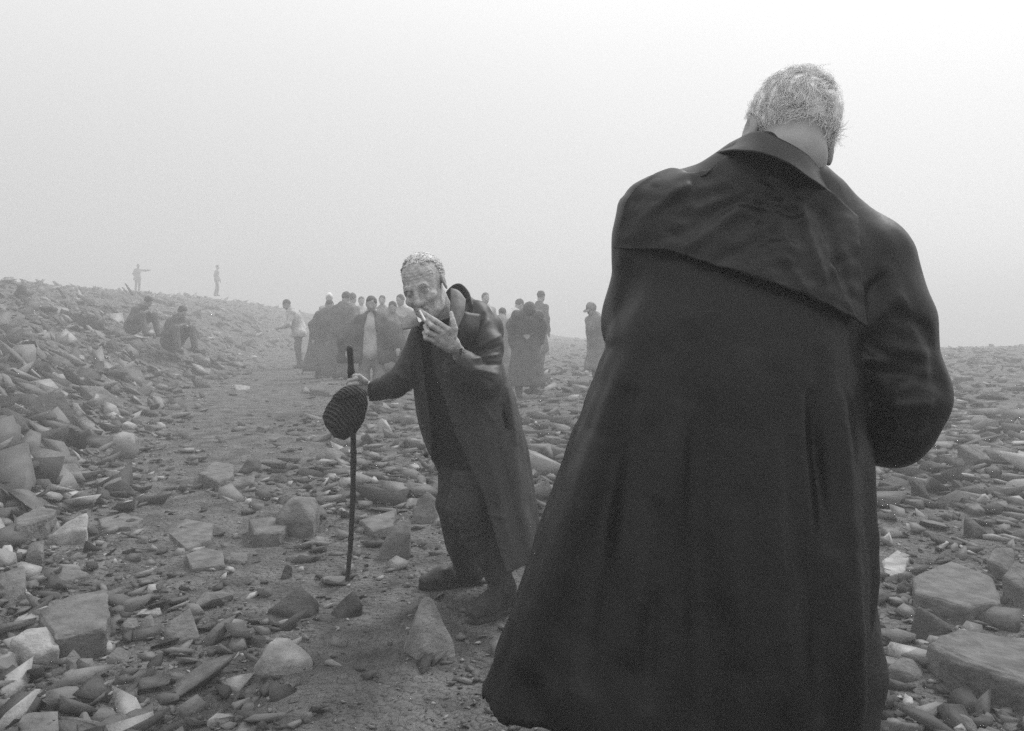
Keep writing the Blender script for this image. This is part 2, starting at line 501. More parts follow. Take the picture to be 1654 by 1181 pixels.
small = [proto(100 + i, 0.17 + 0.045 * (i % 6), 0, 0.0, 7 + i % 4) for i in range(30)]
def scatter(N, seed, smin_, smax_, ylo, yhi, powr, pxmin, keep):
    g = np.random.RandomState(seed)
    V, T, Ton, n0 = [], [], [], 0
    Y = ylo * (yhi / ylo) ** g.rand(N)
    X = (g.rand(N) * 2 - 1) * (0.86 * Y + 0.8)
    size = smin_ * (smax_ / smin_) ** (g.rand(N) ** powr)
    size = np.maximum(size, pxmin * Y / F)
    pd = path_d(X, Y)
    left = np.clip((edge_x(Y) - X + 0.6) / 1.2, 0, 1)
    k = g.rand(N) < keep(pd, left, size, Y)
    k &= ~((np.abs(X - 0.5) < 0.55) & (np.abs(Y - 1.5) < 0.5))
    X, Y, size, left, pd = X[k], Y[k], size[k], left[k], pd[k]
    size = size * (1 + 0.3 * left) * (1 - 0.45 * pd)
    Z = terrain(X, Y)
    e = 0.15
    gx = (terrain(X + e, Y) - terrain(X - e, Y)) / (2 * e); gy = (terrain(X, Y + e) - terrain(X, Y - e)) / (2 * e)
    for i in range(len(X)):
        v, f = small[g.randint(len(small))]
        yaw = g.rand() * 6.283; c, s = math.cos(yaw), math.sin(yaw)
        til = g.randn(2) * (0.16 + 0.22 * left[i])
        x, y, z = v[:, 0] * c - v[:, 1] * s, v[:, 0] * s + v[:, 1] * c, v[:, 2] * (0.8 + 0.6 * g.rand())
        z = z + x * (gx[i] + til[0]) + y * (gy[i] + til[1])
        V.append(np.stack([x, y, z], 1) * size[i] + [X[i], Y[i], Z[i] + size[i] * 0.09])
        T.append(f + n0); n0 += len(v)
        Ton.append(np.full(len(f), g.rand()))
    return np.concatenate(V), np.concatenate(T), np.concatenate(Ton)

k1 = lambda pd, l, s, Y: np.clip((0.5 + 0.5 * l) * (1 - 0.86 * pd), 0.02, 1)
sets = [scatter(34000, 11, 0.05, 0.42, 5.0, 60, 2.0, 3.0, k1),
        scatter(24000, 12, 0.018, 0.18, 2.0, 10.0, 1.6, 2.5, lambda pd, l, s, Y: np.clip((0.62 + 0.5 * l) * (1 - 0.72 * pd), 0.05, 1)),
        scatter(20000, 13, 0.008, 0.04, 1.7, 8.0, 1.5, 2.6, lambda pd, l, s, Y: 0.5 + 0.5 * (1 - pd))]
V, T, n0 = [], [], 0
for v, f, t_ in sets:
    V.append(v); T.append(f + n0); n0 += len(v)
scree = mk('scree', np.concatenate(V), np.concatenate(T), M['scree'], smooth=False, kind='stuff',
           label='loose grey stones and gravel strewn over the hillside', cat='scree')
at_ = scree.data.attributes.new('tone', 'FLOAT', 'FACE')
tv = np.concatenate([s_[2] for s_ in sets]).astype(np.float32)
if len(tv) == len(scree.data.polygons): at_.data.foreach_set('value', tv)

def rock_obj(v, f, m, label, group=None, base=None):
    c = (v.min(0) + v.max(0)) / 2 if base is None else base
    c = np.array([c[0], c[1], v[:, 2].min()])
    return mk('rock', v, f, m, base=c, smooth=False, label=label, cat='rock', group=group)

HERO_PX = []
def slab(poly, h, m, label, tilt=0.0, group=None):
    px = np.mean([p[0] for p in poly]); py = np.mean([p[1] for p in poly])
    HERO_PX.append((px, py, max(p[0] for p in poly) - min(p[0] for p in poly)))
    g = ground_at(px, max(p[1] for p in poly))
    zg = g[2]; z = zg + h
    pts = []
    for (x, y) in poly:
        Yp = (CH - z) * F / max(y - HY, 5.0)
        q = P(x, y, Yp)
        pts.append(q)
    pts = np.array(pts); c = pts.mean(0)
    pts[:, 2] += tilt * (pts[:, 1] - c[1])
    low = c + (pts - c) * 1.04; low[:, 2] = zg - 0.05
    mid = c + (pts - c) * 0.96; mid[:, 2] = pts[:, 2] - h * 0.15
    mid2 = c + (pts - c) * 1.03; mid2[:, 2] = zg + 0.45 * h
    v, f = hull(np.concatenate([pts * 1.0, mid2, low]), 4, min(0.011, h * 0.10), int(px), bevel=h * 0.10)
    return rock_obj(v, f, m, label, group)
def block(pts3, base_py, m, label, group=None, sub=4, rough=0.006):
    """pts3: (px, py, depth behind the foot of the rock)"""
    px = np.mean([p[0] for p in pts3])
    HERO_PX.append((px, base_py, max(p[0] for p in pts3) - min(p[0] for p in pts3)))
    g = ground_at(px, base_py)
    pts = [P(x, y, g[1] + d) for x, y, d in pts3]
    ft = [q + np.array([0, 0, 0.0]) for q in pts]
    lowest = min(q[2] for q in pts)
    ext = [np.array([q[0], q[1], min(lowest, g[2]) - 0.06]) for q in pts]
    v, f = hull(np.array(pts + ext), sub, rough, int(px), bevel=0.007)
    return rock_obj(v, f, m, label, group)

D_, Mi, Pa = M['rock_dark'], M['rock_mid'], M['rock_pale']
slab([(1475, 930), (1536, 905), (1603, 932), (1617, 970), (1560, 980), (1478, 958)], 0.075, Mi, 'broad flat slab right of the black coat, with a cracked front edge')
slab([(1498, 1037), (1546, 1015), (1660, 1030), (1700, 1075), (1655, 1100), (1603, 1077), (1536, 1062)], 0.10, Mi, 'large flat slab at the lower right corner of the picture')
block([(1482, 976, 0.05), (1540, 1016, 0.0), (1466, 1030, 0), (1512, 1036, -0.03), (1535, 1010, 0.12), (1478, 1005, 0.15)], 1034, D_, 'dark triangular rock leaning below the broad slab right of the black coat')
block([(1447, 945, 0), (1460, 934, 0.06), (1474, 948, 0.05), (1472, 966, 0), (1448, 966, 0), (1470, 955, 0.12)], 966, D_, 'small dark rock at the left end of the broad slab')
block([(1546, 718, 0), (1580, 716, 0.3), (1608, 742, 0.2), (1600, 752, 0), (1570, 750, 0), (1550, 735, 0)], 752, Mi, 'tilted slab with a dark underside right of the bent elbow')
block([(1472, 775, 0.0), (1488, 773, 0.1), (1504, 808, 0), (1470, 810, 0), (1500, 800, 0.2)], 811, D_, 'dark wedge of rock just below the bent elbow')
block([(1538, 774, 0.0), (1550, 776, 0.1), (1566, 802, 0), (1535, 800, 0), (1560, 792, 0.2)], 802, D_, 'dark upright wedge of rock right of the one below the elbow')
block([(1418, 778, 0), (1440, 768, 0.2), (1468, 776, 0.2), (1466, 792, 0), (1422, 790, 0)], 792, D_, 'low dark rock directly under the sleeve of the black coat')
block([(1556, 836, 0.1), (1566, 834, 0.15), (1597, 860, 0.0), (1592, 870, 0), (1572, 866, 0)], 870, D_, 'thin dark tilted rock standing alone on the right hand gravel')
block([(1618, 930, 0), (1640, 905, 0.1), (1665, 915, 0.15), (1668, 968, 0), (1622, 974, 0), (1650, 950, -0.05)], 974, Mi, 'rough upright chunk of rock at the right edge of the picture')
block([(1594, 992, 0), (1610, 982, 0.1), (1634, 984, 0.1), (1637, 1005, 0), (1606, 1011, 0)], 1011, Mi, 'rounded rock in front of the broad slab at its right corner')
block([(1588, 790, 0), (1600, 785, 0.1), (1618, 790, 0.1), (1616, 804, 0), (1590, 804, 0)], 804, D_, 'small square rock on the right hand gravel')
block([(1594, 905, 0), (1606, 882, 0.1), (1637, 884, 0.2), (1640, 930, 0), (1604, 938, 0)], 938, Mi, 'pale topped rock behind the broad slab at right')
block([(1540, 1098, 0), (1560, 1085, 0.05), (1568, 1092, 0.05), (1560, 1106, 0), (1520, 1110, 0)], 1108, Mi, 'small stone in front of the lower right slab')
block([(1430, 1078, 0), (1455, 1060, 0.08), (1490, 1068, 0.12), (1492, 1098, 0), (1440, 1105, 0)], 1104, Mi, 'lumpy earthy stone beside the hem at lower right')
slab([(1425, 905), (1450, 888), (1468, 900), (1460, 925), (1430, 930)], 0.03, Pa, 'pale patch of stone on the gravel right of the black coat')
# centre and left
block([(443, 836, 0.02), (460, 812, 0.10), (486, 812, 0.06), (505, 842, -0.02), (488, 866, -0.02), (462, 858, 0), (474, 801, 0.22), (511, 804, 0.24), (516, 816, 0.2)], 866, Mi, 'two toned angular rock left of the walking stick, pale on top')
slab([(402, 840), (440, 834), (466, 846), (452, 860), (410, 862)], 0.06, Mi, 'flat stone lying against the two toned angular rock')
slab([(62, 990), (105, 964), (172, 950), (176, 985), (170, 1014), (92, 1028)], 0.10, Mi, 'large squarish slab at the lower left')
block([(14, 1032, 0.05), (42, 1014, 0.12), (80, 1010, 0.15), (97, 1044, 0.0), (94, 1060, 0), (58, 1060, -0.03), (20, 1062, 0.02), (58, 1082, 0.03)], 1084, Pa, 'pale rough block at the lower left corner')
block([(142, 826, 0.12), (140, 858, 0.02), (118, 872, 0), (98, 880, 0), (76, 867, 0.0), (106, 844, 0.10)], 880, Pa, 'pale pointed slab tilted up on the left slope')
slab([(22, 838), (60, 818), (92, 822), (76, 836), (26, 850)], 0.10, Mi, 'long narrow slab behind the pale pointed slab')
block([(405, 1084, 0), (424, 1058, 0.0), (464, 1068, -0.02), (470, 1084, 0), (422, 1090, -0.02), (440, 1030, 0.10), (470, 1030, 0.14), (506, 1062, 0.06), (505, 1066, 0.02)], 1088, Pa, 'pale topped wedge of rock with a dark front at the bottom centre')
block([(680, 968, 0.03), (690, 961, 0.05), (702, 966, 0.06), (736, 1042, 0.02), (736, 1062, 0), (696, 1060, -0.04), (672, 1012, -0.02), (646, 1062, 0.06), (655, 1035, 0.10)], 1064, M['rock_light'], 'upright pointed stone in front of the walking man')
block([(430, 986, 0.05), (486, 943, 0.15), (516, 972, 0.05), (498, 996, -0.02), (478, 998, -0.02), (455, 985, 0.0)], 997, D_, 'dark angular slab propped on pebbles left of the stick foot')
block([(530, 990, 0.05), (572, 950, 0.1), (586, 976, 0.03), (562, 1000, 0), (545, 1000, 0)], 1000, D_, 'dark pointed rock just below the foot of the stick')
block([(664, 838, 0.10), (662, 862, 0.02), (650, 905, 0.0), (606, 903, 0.0), (622, 868, 0.04), (645, 838, 0.14)], 906, Mi, 'tall leaning slab between the stick and the boots')
slab([(580, 840), (640, 822), (634, 848), (602, 858)], 0.05, Mi, 'flat slab lying behind the leaning slab')
block([(664, 842, 0), (672, 808, 0.08), (690, 790, 0.12), (708, 806, 0.1), (710, 845, 0)], 846, Mi, 'blocky rock behind the knees of the walking man')
block([(614, 812, 0), (640, 792, 0.1), (664, 785, 0.12), (652, 812, 0)], 814, D_, 'narrow ridged rock behind the stick at knee height')
block([(264, 1024, 0), (268, 1005, 0.04), (308, 978, 0.12), (322, 1028, 0.0), (290, 1038, -0.02)], 1038, Mi, 'broad upright stone amid small rubble at the lower left')
block([(192, 1012, 0), (206, 996, 0.06), (224, 1000, 0.05), (222, 1020, 0), (200, 1024, 0)], 1024, Mi, 'rounded stone next to the large squarish slab')
block([(222, 1020, 0), (228, 996, 0.06), (246, 990, 0.08), (252, 1008, 0.02), (244, 1026, 0)], 1026, Mi, 'stone between the squarish slab and the broad upright stone')
slab([(322, 764), (345, 745), (378, 750), (376, 768), (352, 778)], 0.07, Mi, 'flat stone with a dark front beside the sandy path')
block([(366, 786, 0), (384, 772, 0.1), (412, 766, 0.15), (410, 780, 0.02), (392, 792, 0)], 792, Mi, 'wedge shaped stone in front of the one beside the path')
block([(384, 762, 0), (398, 740, 0.1), (420, 742, 0.15), (424, 760, 0)], 766, D_, 'dark humped stone beyond the sandy path')
block([(432, 776, 0), (438, 766, 0.1), (462, 766, 0.1), (464, 780, 0)], 782, D_, 'small layered stone right of the humped stone')
block([(70, 748, 0.1), (124, 748, 0.2), (138, 774, 0.0), (118, 782, 0), (90, 768, 0)], 782, Mi, 'broad pale grey slab tilting on the left slope')
block([(117, 648, 0.1), (126, 652, 0.1), (141, 672, 0.0), (136, 683, 0), (125, 672, 0)], 684, Pa, 'slim bright shard on the left slope')
block([(172, 668, 0), (184, 664, 0.1), (200, 674, 0.05), (192, 680, 0)], 681, Pa, 'small bright oval stone on the left slope')
block([(196, 684, 0), (206, 679, 0.1), (222, 686, 0.05), (218, 694, 0)], 694, Pa, 'small bright stone right of the oval one')
block([(128, 622, 0.25), (165, 624, 0.3), (200, 650, 0.1), (198, 658, 0), (160, 650, 0)], 658, Mi, 'long wedge of rock high on the left slope')
block([(40, 668, 0), (60, 640, 0.3), (100, 632, 0.4), (122, 672, 0.1), (110, 692, 0), (60, 690, 0)], 692, D_, 'broad dark boulder on the left slope')
block([(16, 646, 0), (24, 632, 0.1), (36, 640, 0.1), (34, 650, 0)], 650, Pa, 'pale angular stone above the broad dark boulder')
block([(-30, 694, 0), (-20, 676, 0.2), (10, 660, 0.3), (34, 668, 0.4), (48, 692, 0), (20, 704, 0)], 702, D_, 'dark boulder cut by the left edge of the picture')
block([(-30, 975, 0.1), (0, 925, 0.3), (40, 912, 0.35), (42, 945, 0.1), (10, 985, 0)], 985, Mi, 'big tilted slab cut by the left edge above the pale block')
block([(46, 938, 0.05), (80, 916, 0.15), (120, 916, 0.2), (146, 926, 0.1), (110, 938, 0), (70, 945, 0)], 944, Mi, 'low flat stone with a shaded underside left of the path')
block([(0, 905, 0), (2, 880, 0.08), (20, 878, 0.1), (20, 898, 0)], 905, Pa, 'pale rounded stone at the left edge')
block([(40, 905, 0), (48, 875, 0.1), (72, 872, 0.12), (70, 890, 0.02), (56, 912, 0)], 912, Mi, 'upright grey stone below the pale pointed slab')
block([(598, 698, 0), (616, 675, 0.05), (632, 696, 0.0), (624, 678, 0.2), (634, 698, 0.2)], 699, Pa, 'pale topped pointed rock right of the hanging cap')
block([(508, 740, 0), (524, 722, 0.1), (560, 726, 0.3), (548, 742, 0)], 744, Mi, 'pointed slab on the ground below the hanging cap')
slab([(160, 838), (200, 828), (232, 838), (210, 850), (165, 852)], 0.02, Mi, 'flat stone sunk in the sandy path')
slab([(270, 858), (300, 838), (345, 846), (340, 872), (300, 885)], 0.02, Mi, 'pale slab half buried in the sandy path')
slab([(300, 895), (330, 885), (360, 890), (362, 912), (310, 918)], 0.025, Mi, 'slab half buried nearer than the one in the path')
block([(452, 934, 0), (462, 908, 0.05), (474, 914, 0.05), (464, 938, 0)], 938, D_, 'small upright dark stone left of the stick')
block([(360, 905, 0), (372, 890, 0.06), (398, 892, 0.08), (400, 910, 0)], 912, Mi, 'flat topped stone at the right side of the sandy path')
block([(1400, 610, 0), (1420, 598, 0.2), (1450, 602, 0.3), (1452, 616, 0)], 616, Mi, 'slab hidden behind the black coat')
block([(120, 1055, 0), (126, 1030, 0.05), (148, 1030, 0.06), (156, 1045, 0.02), (140, 1058, 0)], 1058, D_, 'dark rounded stone under the front of the squarish slab')
block([(168, 1062, 0), (190, 1042, 0.06), (212, 1050, 0.06), (205, 1072, 0)], 1074, Mi, 'leaning stone at the bottom left in the rubble')
block([(104, 1062, 0), (118, 1045, 0.05), (134, 1058, 0.05), (130, 1085, 0), (108, 1088, 0)], 1088, Mi, 'egg shaped stone right of the pale rough block')
block([(500, 628, 0), (518, 616, 0.3), (530, 618, 0.3), (532, 634, 0), (505, 640, 0)], 640, Mi, 'square boulder beside the far path')
block([(508, 606, 0), (520, 594, 0.5), (545, 594, 0.5), (552, 606, 0)], 608, D_, 'low dark boulder at the feet of the crowd')

# the rest of the rocks that can be counted: copies of a few forms, laid in the rubble
big = []
for i in range(12):
    v, f = proto(500 + i, 0.20 + 0.06 * (i % 5), 2, 0.035, 13)
    m = mesh_from('rock', v, f); m.materials.append(M['rock']); big.append(m)
g = np.random.RandomState(5)
cnt = 0; tries = 0; placed = []
USED = {}
fl_ = [0.20 + 0.06 * (i % 5) for i in range(12)]
ANCH = [(560, 940, "the foot of the old man's stick"), (730, 950, "the old man's boots"), (1500, 700, 'the bent elbow'), (1545, 940, 'the broad slab at right'), (1580, 1060, 'the lower right slab'),
        (480, 835, 'the two toned angular rock'), (120, 990, 'the large squarish slab'), (60, 1045, 'the pale rough block'), (108, 855, 'the pale pointed slab'), (450, 1060, 'the pale topped wedge'),
        (690, 1015, 'the upright pointed stone'), (475, 970, 'the propped dark slab'), (295, 1010, 'the broad upright stone'), (350, 765, 'the flat stone by the path'), (100, 765, 'the tilting grey slab'),
        (128, 665, 'the slim bright shard'), (185, 673, 'the small bright oval stone'), (85, 668, 'the broad dark boulder'), (20, 945, 'the big tilted slab at the left edge'), (555, 690, 'the hanging cap'),
        (275, 545, 'the right hand sitter'), (220, 525, 'the left hand sitter'), (515, 590, "the crowd's left end"), (600, 620, 'the man in the open coat'), (850, 620, 'the bowed person in a cap'), (1577, 735, 'the tilted slab with dark underside'),
        (965, 575, 'the person by the black sleeve'), (1570, 860, 'the thin dark tilted rock'), (517, 628, 'the square boulder'), (1625, 630, 'the right edge of the skyline'), (60, 560, 'the left edge of the slope'), (340, 600, 'the upper path'),
        (640, 870, 'the tall leaning slab'), (200, 840, 'the flat stone sunk in the path'), (330, 900, 'the half buried slab')]
while cnt < 215 and tries < 9000:
    tries += 1
    px, py = g.uniform(-40, 1700), 560 + 640 * g.rand() ** 0.9
    if 540 < px < 900 and py > 840 or 900 < px < 1440 and py > 640: continue
    q = ground_at(px, py)
    if q[1] > 26: continue
    pd = float(path_d(q[0], q[1])); lf = float(np.clip((edge_x(q[1]) - q[0] + 0.6) / 1.2, 0, 1))
    if g.rand() < pd * 0.97: continue
    if g.rand() > 0.35 + 0.65 * lf: continue
    s = (0.10 + 0.34 * g.rand() ** 1.7) * min(1.0, 0.35 + q[1] / 9) * (1 + 0.25 * lf)
    w = s * F / q[1]
    if any(abs(px - a) < 0.55 * (w + c) and abs(py - b) < 0.3 * (w + c) for a, b, c in HERO_PX + placed): continue
    if abs(q[0] - 0.5) < 0.6 and q[1] < 2.2: continue
    placed.append((px, py, w))
    pi_ = g.randint(12)
    o = bpy.data.objects.new('rock', big[pi_]); COL.objects.link(o)
    o.location = (q[0], q[1], q[2] + s * 0.06)
    o.rotation_euler = (g.randn() * (0.12 + 0.2 * lf), g.randn() * (0.12 + 0.2 * lf), g.rand() * 6.28)
    o.scale = (s, s * g.uniform(0.8, 1.1), s * g.uniform(0.8, 1.3))
    tone = ('dark', 'dark', 'grey', 'grey', 'grey', 'grey', 'pale')[g.randint(7)]
    o.material_slots[0].link = 'OBJECT'
    o.material_slots[0].material = {'dark': D_, 'grey': Mi, 'pale': Pa}[tone]
    an = min(ANCH, key=lambda t: ((t[0] - px) * 0.7) ** 2 + ((t[1] - py) * 1.3) ** 2)
    dx, dy = px - an[0], (py - an[1]) * 1.4
    rel = ('right of' if dx > 0 else 'left of') if abs(dx) > abs(dy) else ('in front of' if dy > 0 else 'behind')
    dist = 'just ' if math.hypot(dx, dy) < 60 else ''
    sz = 'large' if s > 0.26 else ('middling' if s > 0.16 else 'small')
    form = 'flat' if fl_[pi_] < 0.3 else ('blocky' if fl_[pi_] > 0.4 else 'angular')
    lab = f'{sz} {tone} {form} rock {dist}{rel} {an[2]}'
    USED.setdefault(lab, []).append(o)
    tag(o, lab, 'rock', 'rocks lying in the rubble')
    cnt += 1

for lab, os_ in USED.items():
    if len(os_) == 2:
        a, b = sorted(os_, key=lambda o: o.location.y)
        a['label'] = 'nearer ' + lab; b['label'] = 'farther ' + lab
    elif len(os_) == 4:
        for o, w_ in zip(sorted(os_, key=lambda o: o.location.y), ('nearest ', 'second nearest ', 'second farthest ', 'farthest ')): o['label'] = w_ + lab
    elif len(os_) == 3:
        for o, w_ in zip(sorted(os_, key=lambda o: o.location.y), ('nearest ', 'middle ', 'farthest ')): o['label'] = w_ + lab
# ------------------------------------------------------------------ heads and hands
def head_sdf(c, R, s=1.0, face=True, neck_to=None, nr=0.056):
    c = np.array(c)
    W = lambda x, y, z: c + R @ (np.array([x, y, z]) * s)
    E = lambda x, y, z, a, b, d, R2=None: ell(W(x, y, z), np.array([a, b, d]) * s, R if R2 is None else R @ R2)
    base = [E(0, .015, .035, .075, .095, .082), E(0, -.03, -.035, .059, .064, .083), E(0, -.043, -.082, .041, .044, .038)]
    more = [E(0, -.088, -.104, .02, .016, .016)]
    for q in (-1, 1):
        more += [E(q * .043, -.068, -.03, .022, .022, .02), E(q * .042, -.02, -.072, .018, .04, .03)]
    def f(X, Y, Z):
        d = U(base, 0.03)(X, Y, Z)
        d = smin(d, U(more, 0.012)(X, Y, Z), 0.02)
        if face:
            d = smin(d, cap(W(-.036, -.080, .020), W(.036, -.080, .020), .0095 * s)(X, Y, Z), 0.02)
            for q in (-1, 1):
                d = smax(d, -cap(W(q * .022, -.105, .001), W(q * .042, -.098, -.001), .014 * s)(X, Y, Z), 0.014)
                d = smin(d, E(q * .031, -.078, .001, .0135, .012, .0115)(X, Y, Z), 0.004)
                d = smax(d, -cap(W(q * .020, -.0915, -.002), W(q * .043, -.087, -.004), .0022 * s)(X, Y, Z), 0.003)
            nose = U([cap(W(0, -.088, .012), W(0, -.113, -.034), .009 * s, .014 * s), E(-.013, -.102, -.037, .009, .011, .009), E(.013, -.102, -.037, .009, .011, .009)], 0.008)
            d = smin(d, nose(X, Y, Z), 0.010)
            d = smin(d, cap(W(-.020, -.089, -.063), W(.020, -.089, -.063), .008 * s)(X, Y, Z), 0.01)
            d = smin(d, cap(W(-.017, -.088, -.077), W(.017, -.088, -.077), .008 * s)(X, Y, Z), 0.008)
            d = smax(d, -cap(W(-.026, -.098, -.070), W(.026, -.098, -.070), .0035 * s)(X, Y, Z), 0.003)
            for q in (-1, 1):    # folds from nose to mouth, hollows under the cheeks
                d = smax(d, -cap(W(q * .020, -.101, -.040), W(q * .038, -.088, -.078), .0035 * s)(X, Y, Z), 0.006)
                d = smax(d, -E(q * .064, -.060, -.062, .012, .02, .022)(X, Y, Z), 0.02)
                d = smax(d, -cap(W(q * .024, -.092, -.014), W(q * .042, -.086, -.012), .002 * s)(X, Y, Z), 0.004)
        for q in (-1, 1):
            ear = E(q * .079, .012, -.004, .008, .02, .033, rot('Z', q * 22) @ rot('X', -12))(X, Y, Z)
            ear = smax(ear, -E(q * .088, .008, -.002, .007, .011, .02, rot('Z', q * 22))(X, Y, Z), 0.005)
            d = smin(d, ear, 0.008)
        if neck_to is not None:
            d = smin(d, cap(W(0, .03, -.06), neck_to, nr * s, nr * 1.1 * s)(X, Y, Z), 0.03)
        # brow lines
        if face:
            x, y, z = X - c[0], Y - c[1], Z - c[2]
            lz = (R[0, 2] * x + R[1, 2] * y + R[2, 2] * z) / s; ly = (R[0, 1] * x + R[1, 1] * y + R[2, 1] * z) / s; lx_ = (R[0, 0] * x + R[1, 0] * y + R[2, 0] * z) / s
            m = np.exp(-((lz - .055) / .02) ** 2) * (ly < -0.03)
            d = d + 0.0007 * m * np.sin(lz * 560 + lx_ * 25)
        return d
    return f, W

def hand_mesh(palm, fingers, wrist, h=0.0025, pad=0.02):
    """palm: list of capsules; fingers: list of (points, radii)"""
    fs = list(palm)
    parts = [U(fs, 0.012)]
    allp = [np.array(wrist[0]), np.array(wrist[1])]
    for pts, rs in fingers:
        parts.append(U(chain(pts, rs), 0.003)); allp += [np.array(p) for p in pts]
    wr = cap(wrist[0], wrist[1], wrist[2], wrist[3])
    def f(X, Y, Z):
        d = smin(parts[0](X, Y, Z), wr(X, Y, Z), 0.02)
        for p in parts[1:]:
            d = smin(d, p(X, Y, Z), 0.004)
        return d
    A = np.array(allp); r = 0.045
    return surfnet(f, A.min(0) - r, A.max(0) + r, h)

def seg_d(px, py, a, b):
    a, b = np.array(a, float), np.array(b, float); e = b - a
    t = np.clip(((px - a[0]) * e[0] + (py - a[1]) * e[1]) / (e @ e), 0, 1)
    return np.sqrt((px - a[0] - t * e[0]) ** 2 + (py - a[1] - t * e[1]) ** 2)

def folds(f, creases, Y0):
    """creases: ((px,py),(px,py), width px, height m) laid on the cloth at depth Y0"""
    def g(X, Y, Z):
        d = f(X, Y, Z)
        px = HX + X / Y0 * F; py = HY - (Z - CH) / Y0 * F
        px, py = np.broadcast_arrays(px, py)
        acc = 0
        for a, b, w, am in creases:
            e = np.array(b, float) - a; t = np.clip(((px - a[0]) * e[0] + (py - a[1]) * e[1]) / (e @ e), 0, 1)
            acc = acc + am * 1.2 * np.sqrt(4 * t * (1 - t)) * np.exp(-(seg_d(px, py, a, b) / w) ** 2)
        return d - acc
    return g

# ================================================================== the man in the black coat, seen from behind
FB = np.array([0.45, 1.50, 0.0])
YF = 1.5
rows = []
for py, l, r, yc, b in [(1108, 770, 1358, 1.47, .27), (1020, 810, 1380, 1.48, .255), (930, 845, 1394, 1.49, .235), (840, 880, 1399, 1.50, .215),
                        (760, 912, 1398, 1.51, .20), (680, 940, 1396, 1.52, .185), (560, 984, 1392, 1.535, .165), (470, 1016, 1388, 1.56, .15), (400, 1040, 1375, 1.59, .13), (330, 1090, 1330, 1.63, .09)]:
    zz = CH - (py - HY) / F * YF
    xl, xr = (l - HX) / F * YF, (r - HX) / F * YF
    rows.append((zz, (xl + xr) / 2, yc, (xr - xl) / 2, b))
body_l = loft(rows, 2.25)
LS, RS = P(1058, 352, 1.56), P(1405, 425, 1.56)
Rt = rot('Y', 14)
ub = ell(P(1222, 420, 1.60), (.245, .135, .16), Rt)
parts = [ub, cap(P(1075, 352, 1.60), P(1250, 332, 1.61), .085, .085), cap(P(1250, 335, 1.61), P(1395, 415, 1.60), .08, .088),
         cap(P(1228, 284, 1.565), P(1272, 310, 1.565), .085, .070)]
larm = chain([P(1052, 365, 1.58), P(1035, 520, 1.60), P(1110, 600, 1.90)], [.072, .066, .055])
rarm = chain([P(1402, 425, 1.58), P(1425, 520, 1.55), P(1448, 640, 1.53), P(1440, 690, 1.56), P(1330, 700, 1.86)], [.088, .088, .088, .072, .058])
def fore_coat(X, Y, Z):
    d = body_l(X, Y, Z)
    d = smin(d, U(parts, 0.07)(X, Y, Z), 0.10)
    la = U(larm, 0.04)(X, Y, Z)
    ra = U(rarm, 0.03)(X, Y, Z)
    d = smin(d, la, 0.018)
    # drape folds grow towards the hem
    zt = np.clip((1.25 - Z) / 0.7, 0, 1)
    th = np.arctan2(Y - 1.5, X - 0.36)
    dr = np.sin(th * 9 + 1.1 + 1.2 * np.sin(Z * 2.2)) * .55 + np.sin(th * 17 + 2.3 + Z * 2) * .3 + np.sin(th * 5 + .5) * .5
    d = d - 0.015 * zt * dr
    d = smin(d, ra, 0.014)
    d = d - 0.003 * vnoise(X * 14 + Z * 6, Y * 14, Z * 9 - X * 8, 21) - 0.0016 * vnoise(X * 34, Y * 30, Z * 26 + X * 12, 22)
    return smax(d, 0.566 + 0.02 * np.sin(X * 9) - Z, 0.004)
cr = [((1425, 560), (1520, 575), 9, .007), ((1420, 600), (1525, 620), 8, -.006), ((1400, 660), (1505, 650), 7, .007), ((1395, 690), (1490, 745), 7, -.006), ((1440, 500), (1510, 540), 9, -.006), ((960, 700), (850, 1050), 16, .010), ((1010, 620), (930, 1040), 14, -.008), ((1110, 520), (1080, 1080), 16, -.006), ((1220, 600), (1200, 1090), 14, .007),
      ((1020, 300), (1065, 400), 9, .006), ((1060, 285), (1130, 330), 12, .005), ((1190, 560), (1140, 1000), 16, .008), ((1300, 560), (1255, 1080), 14, -.008),
      ((1090, 640), (990, 1000), 20, .008), ((1340, 620), (1330, 1000), 14, .007), ((1040, 780), (1010, 1050), 9, -.008), ((1280, 620), (1290, 860), 10, -.008),
      ((1400, 575), (1440, 590), 9, .008), ((1400, 540), (1455, 470), 10, .006), ((1420, 640), (1500, 600), 8, .005), ((1410, 700), (1500, 690), 8, .006),
      ((1415, 730), (1480, 735), 6, .005), ((1440, 420), (1480, 560), 10, .005), ((1400, 480), (1450, 440), 7, -.005), ((1010, 440), (990, 560), 8, .004),
      ((1500, 520), (1520, 640), 9, -.005), ((1430, 650), (1440, 740), 7, -.006), ((1405, 610), (1440, 760), 10, -.006), ((1455, 620), (1425, 690), 7, .006)]
cv, cf = surfnet(folds(fore_coat, [(a, b, w_ * 1.2, h_ * 1.35) for a, b, w_, h_ in cr], 1.45), (-0.12, 1.10, 0.52), (0.93, 2.02, 1.62), 0.0075)
bvh = BVHTree.FromPolygons([tuple(q) for q in cv], [tuple(q) for q in cf.tolist()])
def on_cloth(px, py, lift, Yg=1.48):
    o = Vector((0, 0, CH)); d = (Vector(P(px, py, 1.0)) - o).normalized()
    h = bvh.ray_cast(o, d, 3.0)
    if h[0] is None:
        h = bvh.find_nearest(Vector(P(px, py, Yg)))
    n = h[1]
    if n.dot(d) > 0: n = -n
    return np.array(h[0]) + np.array(n) * lift

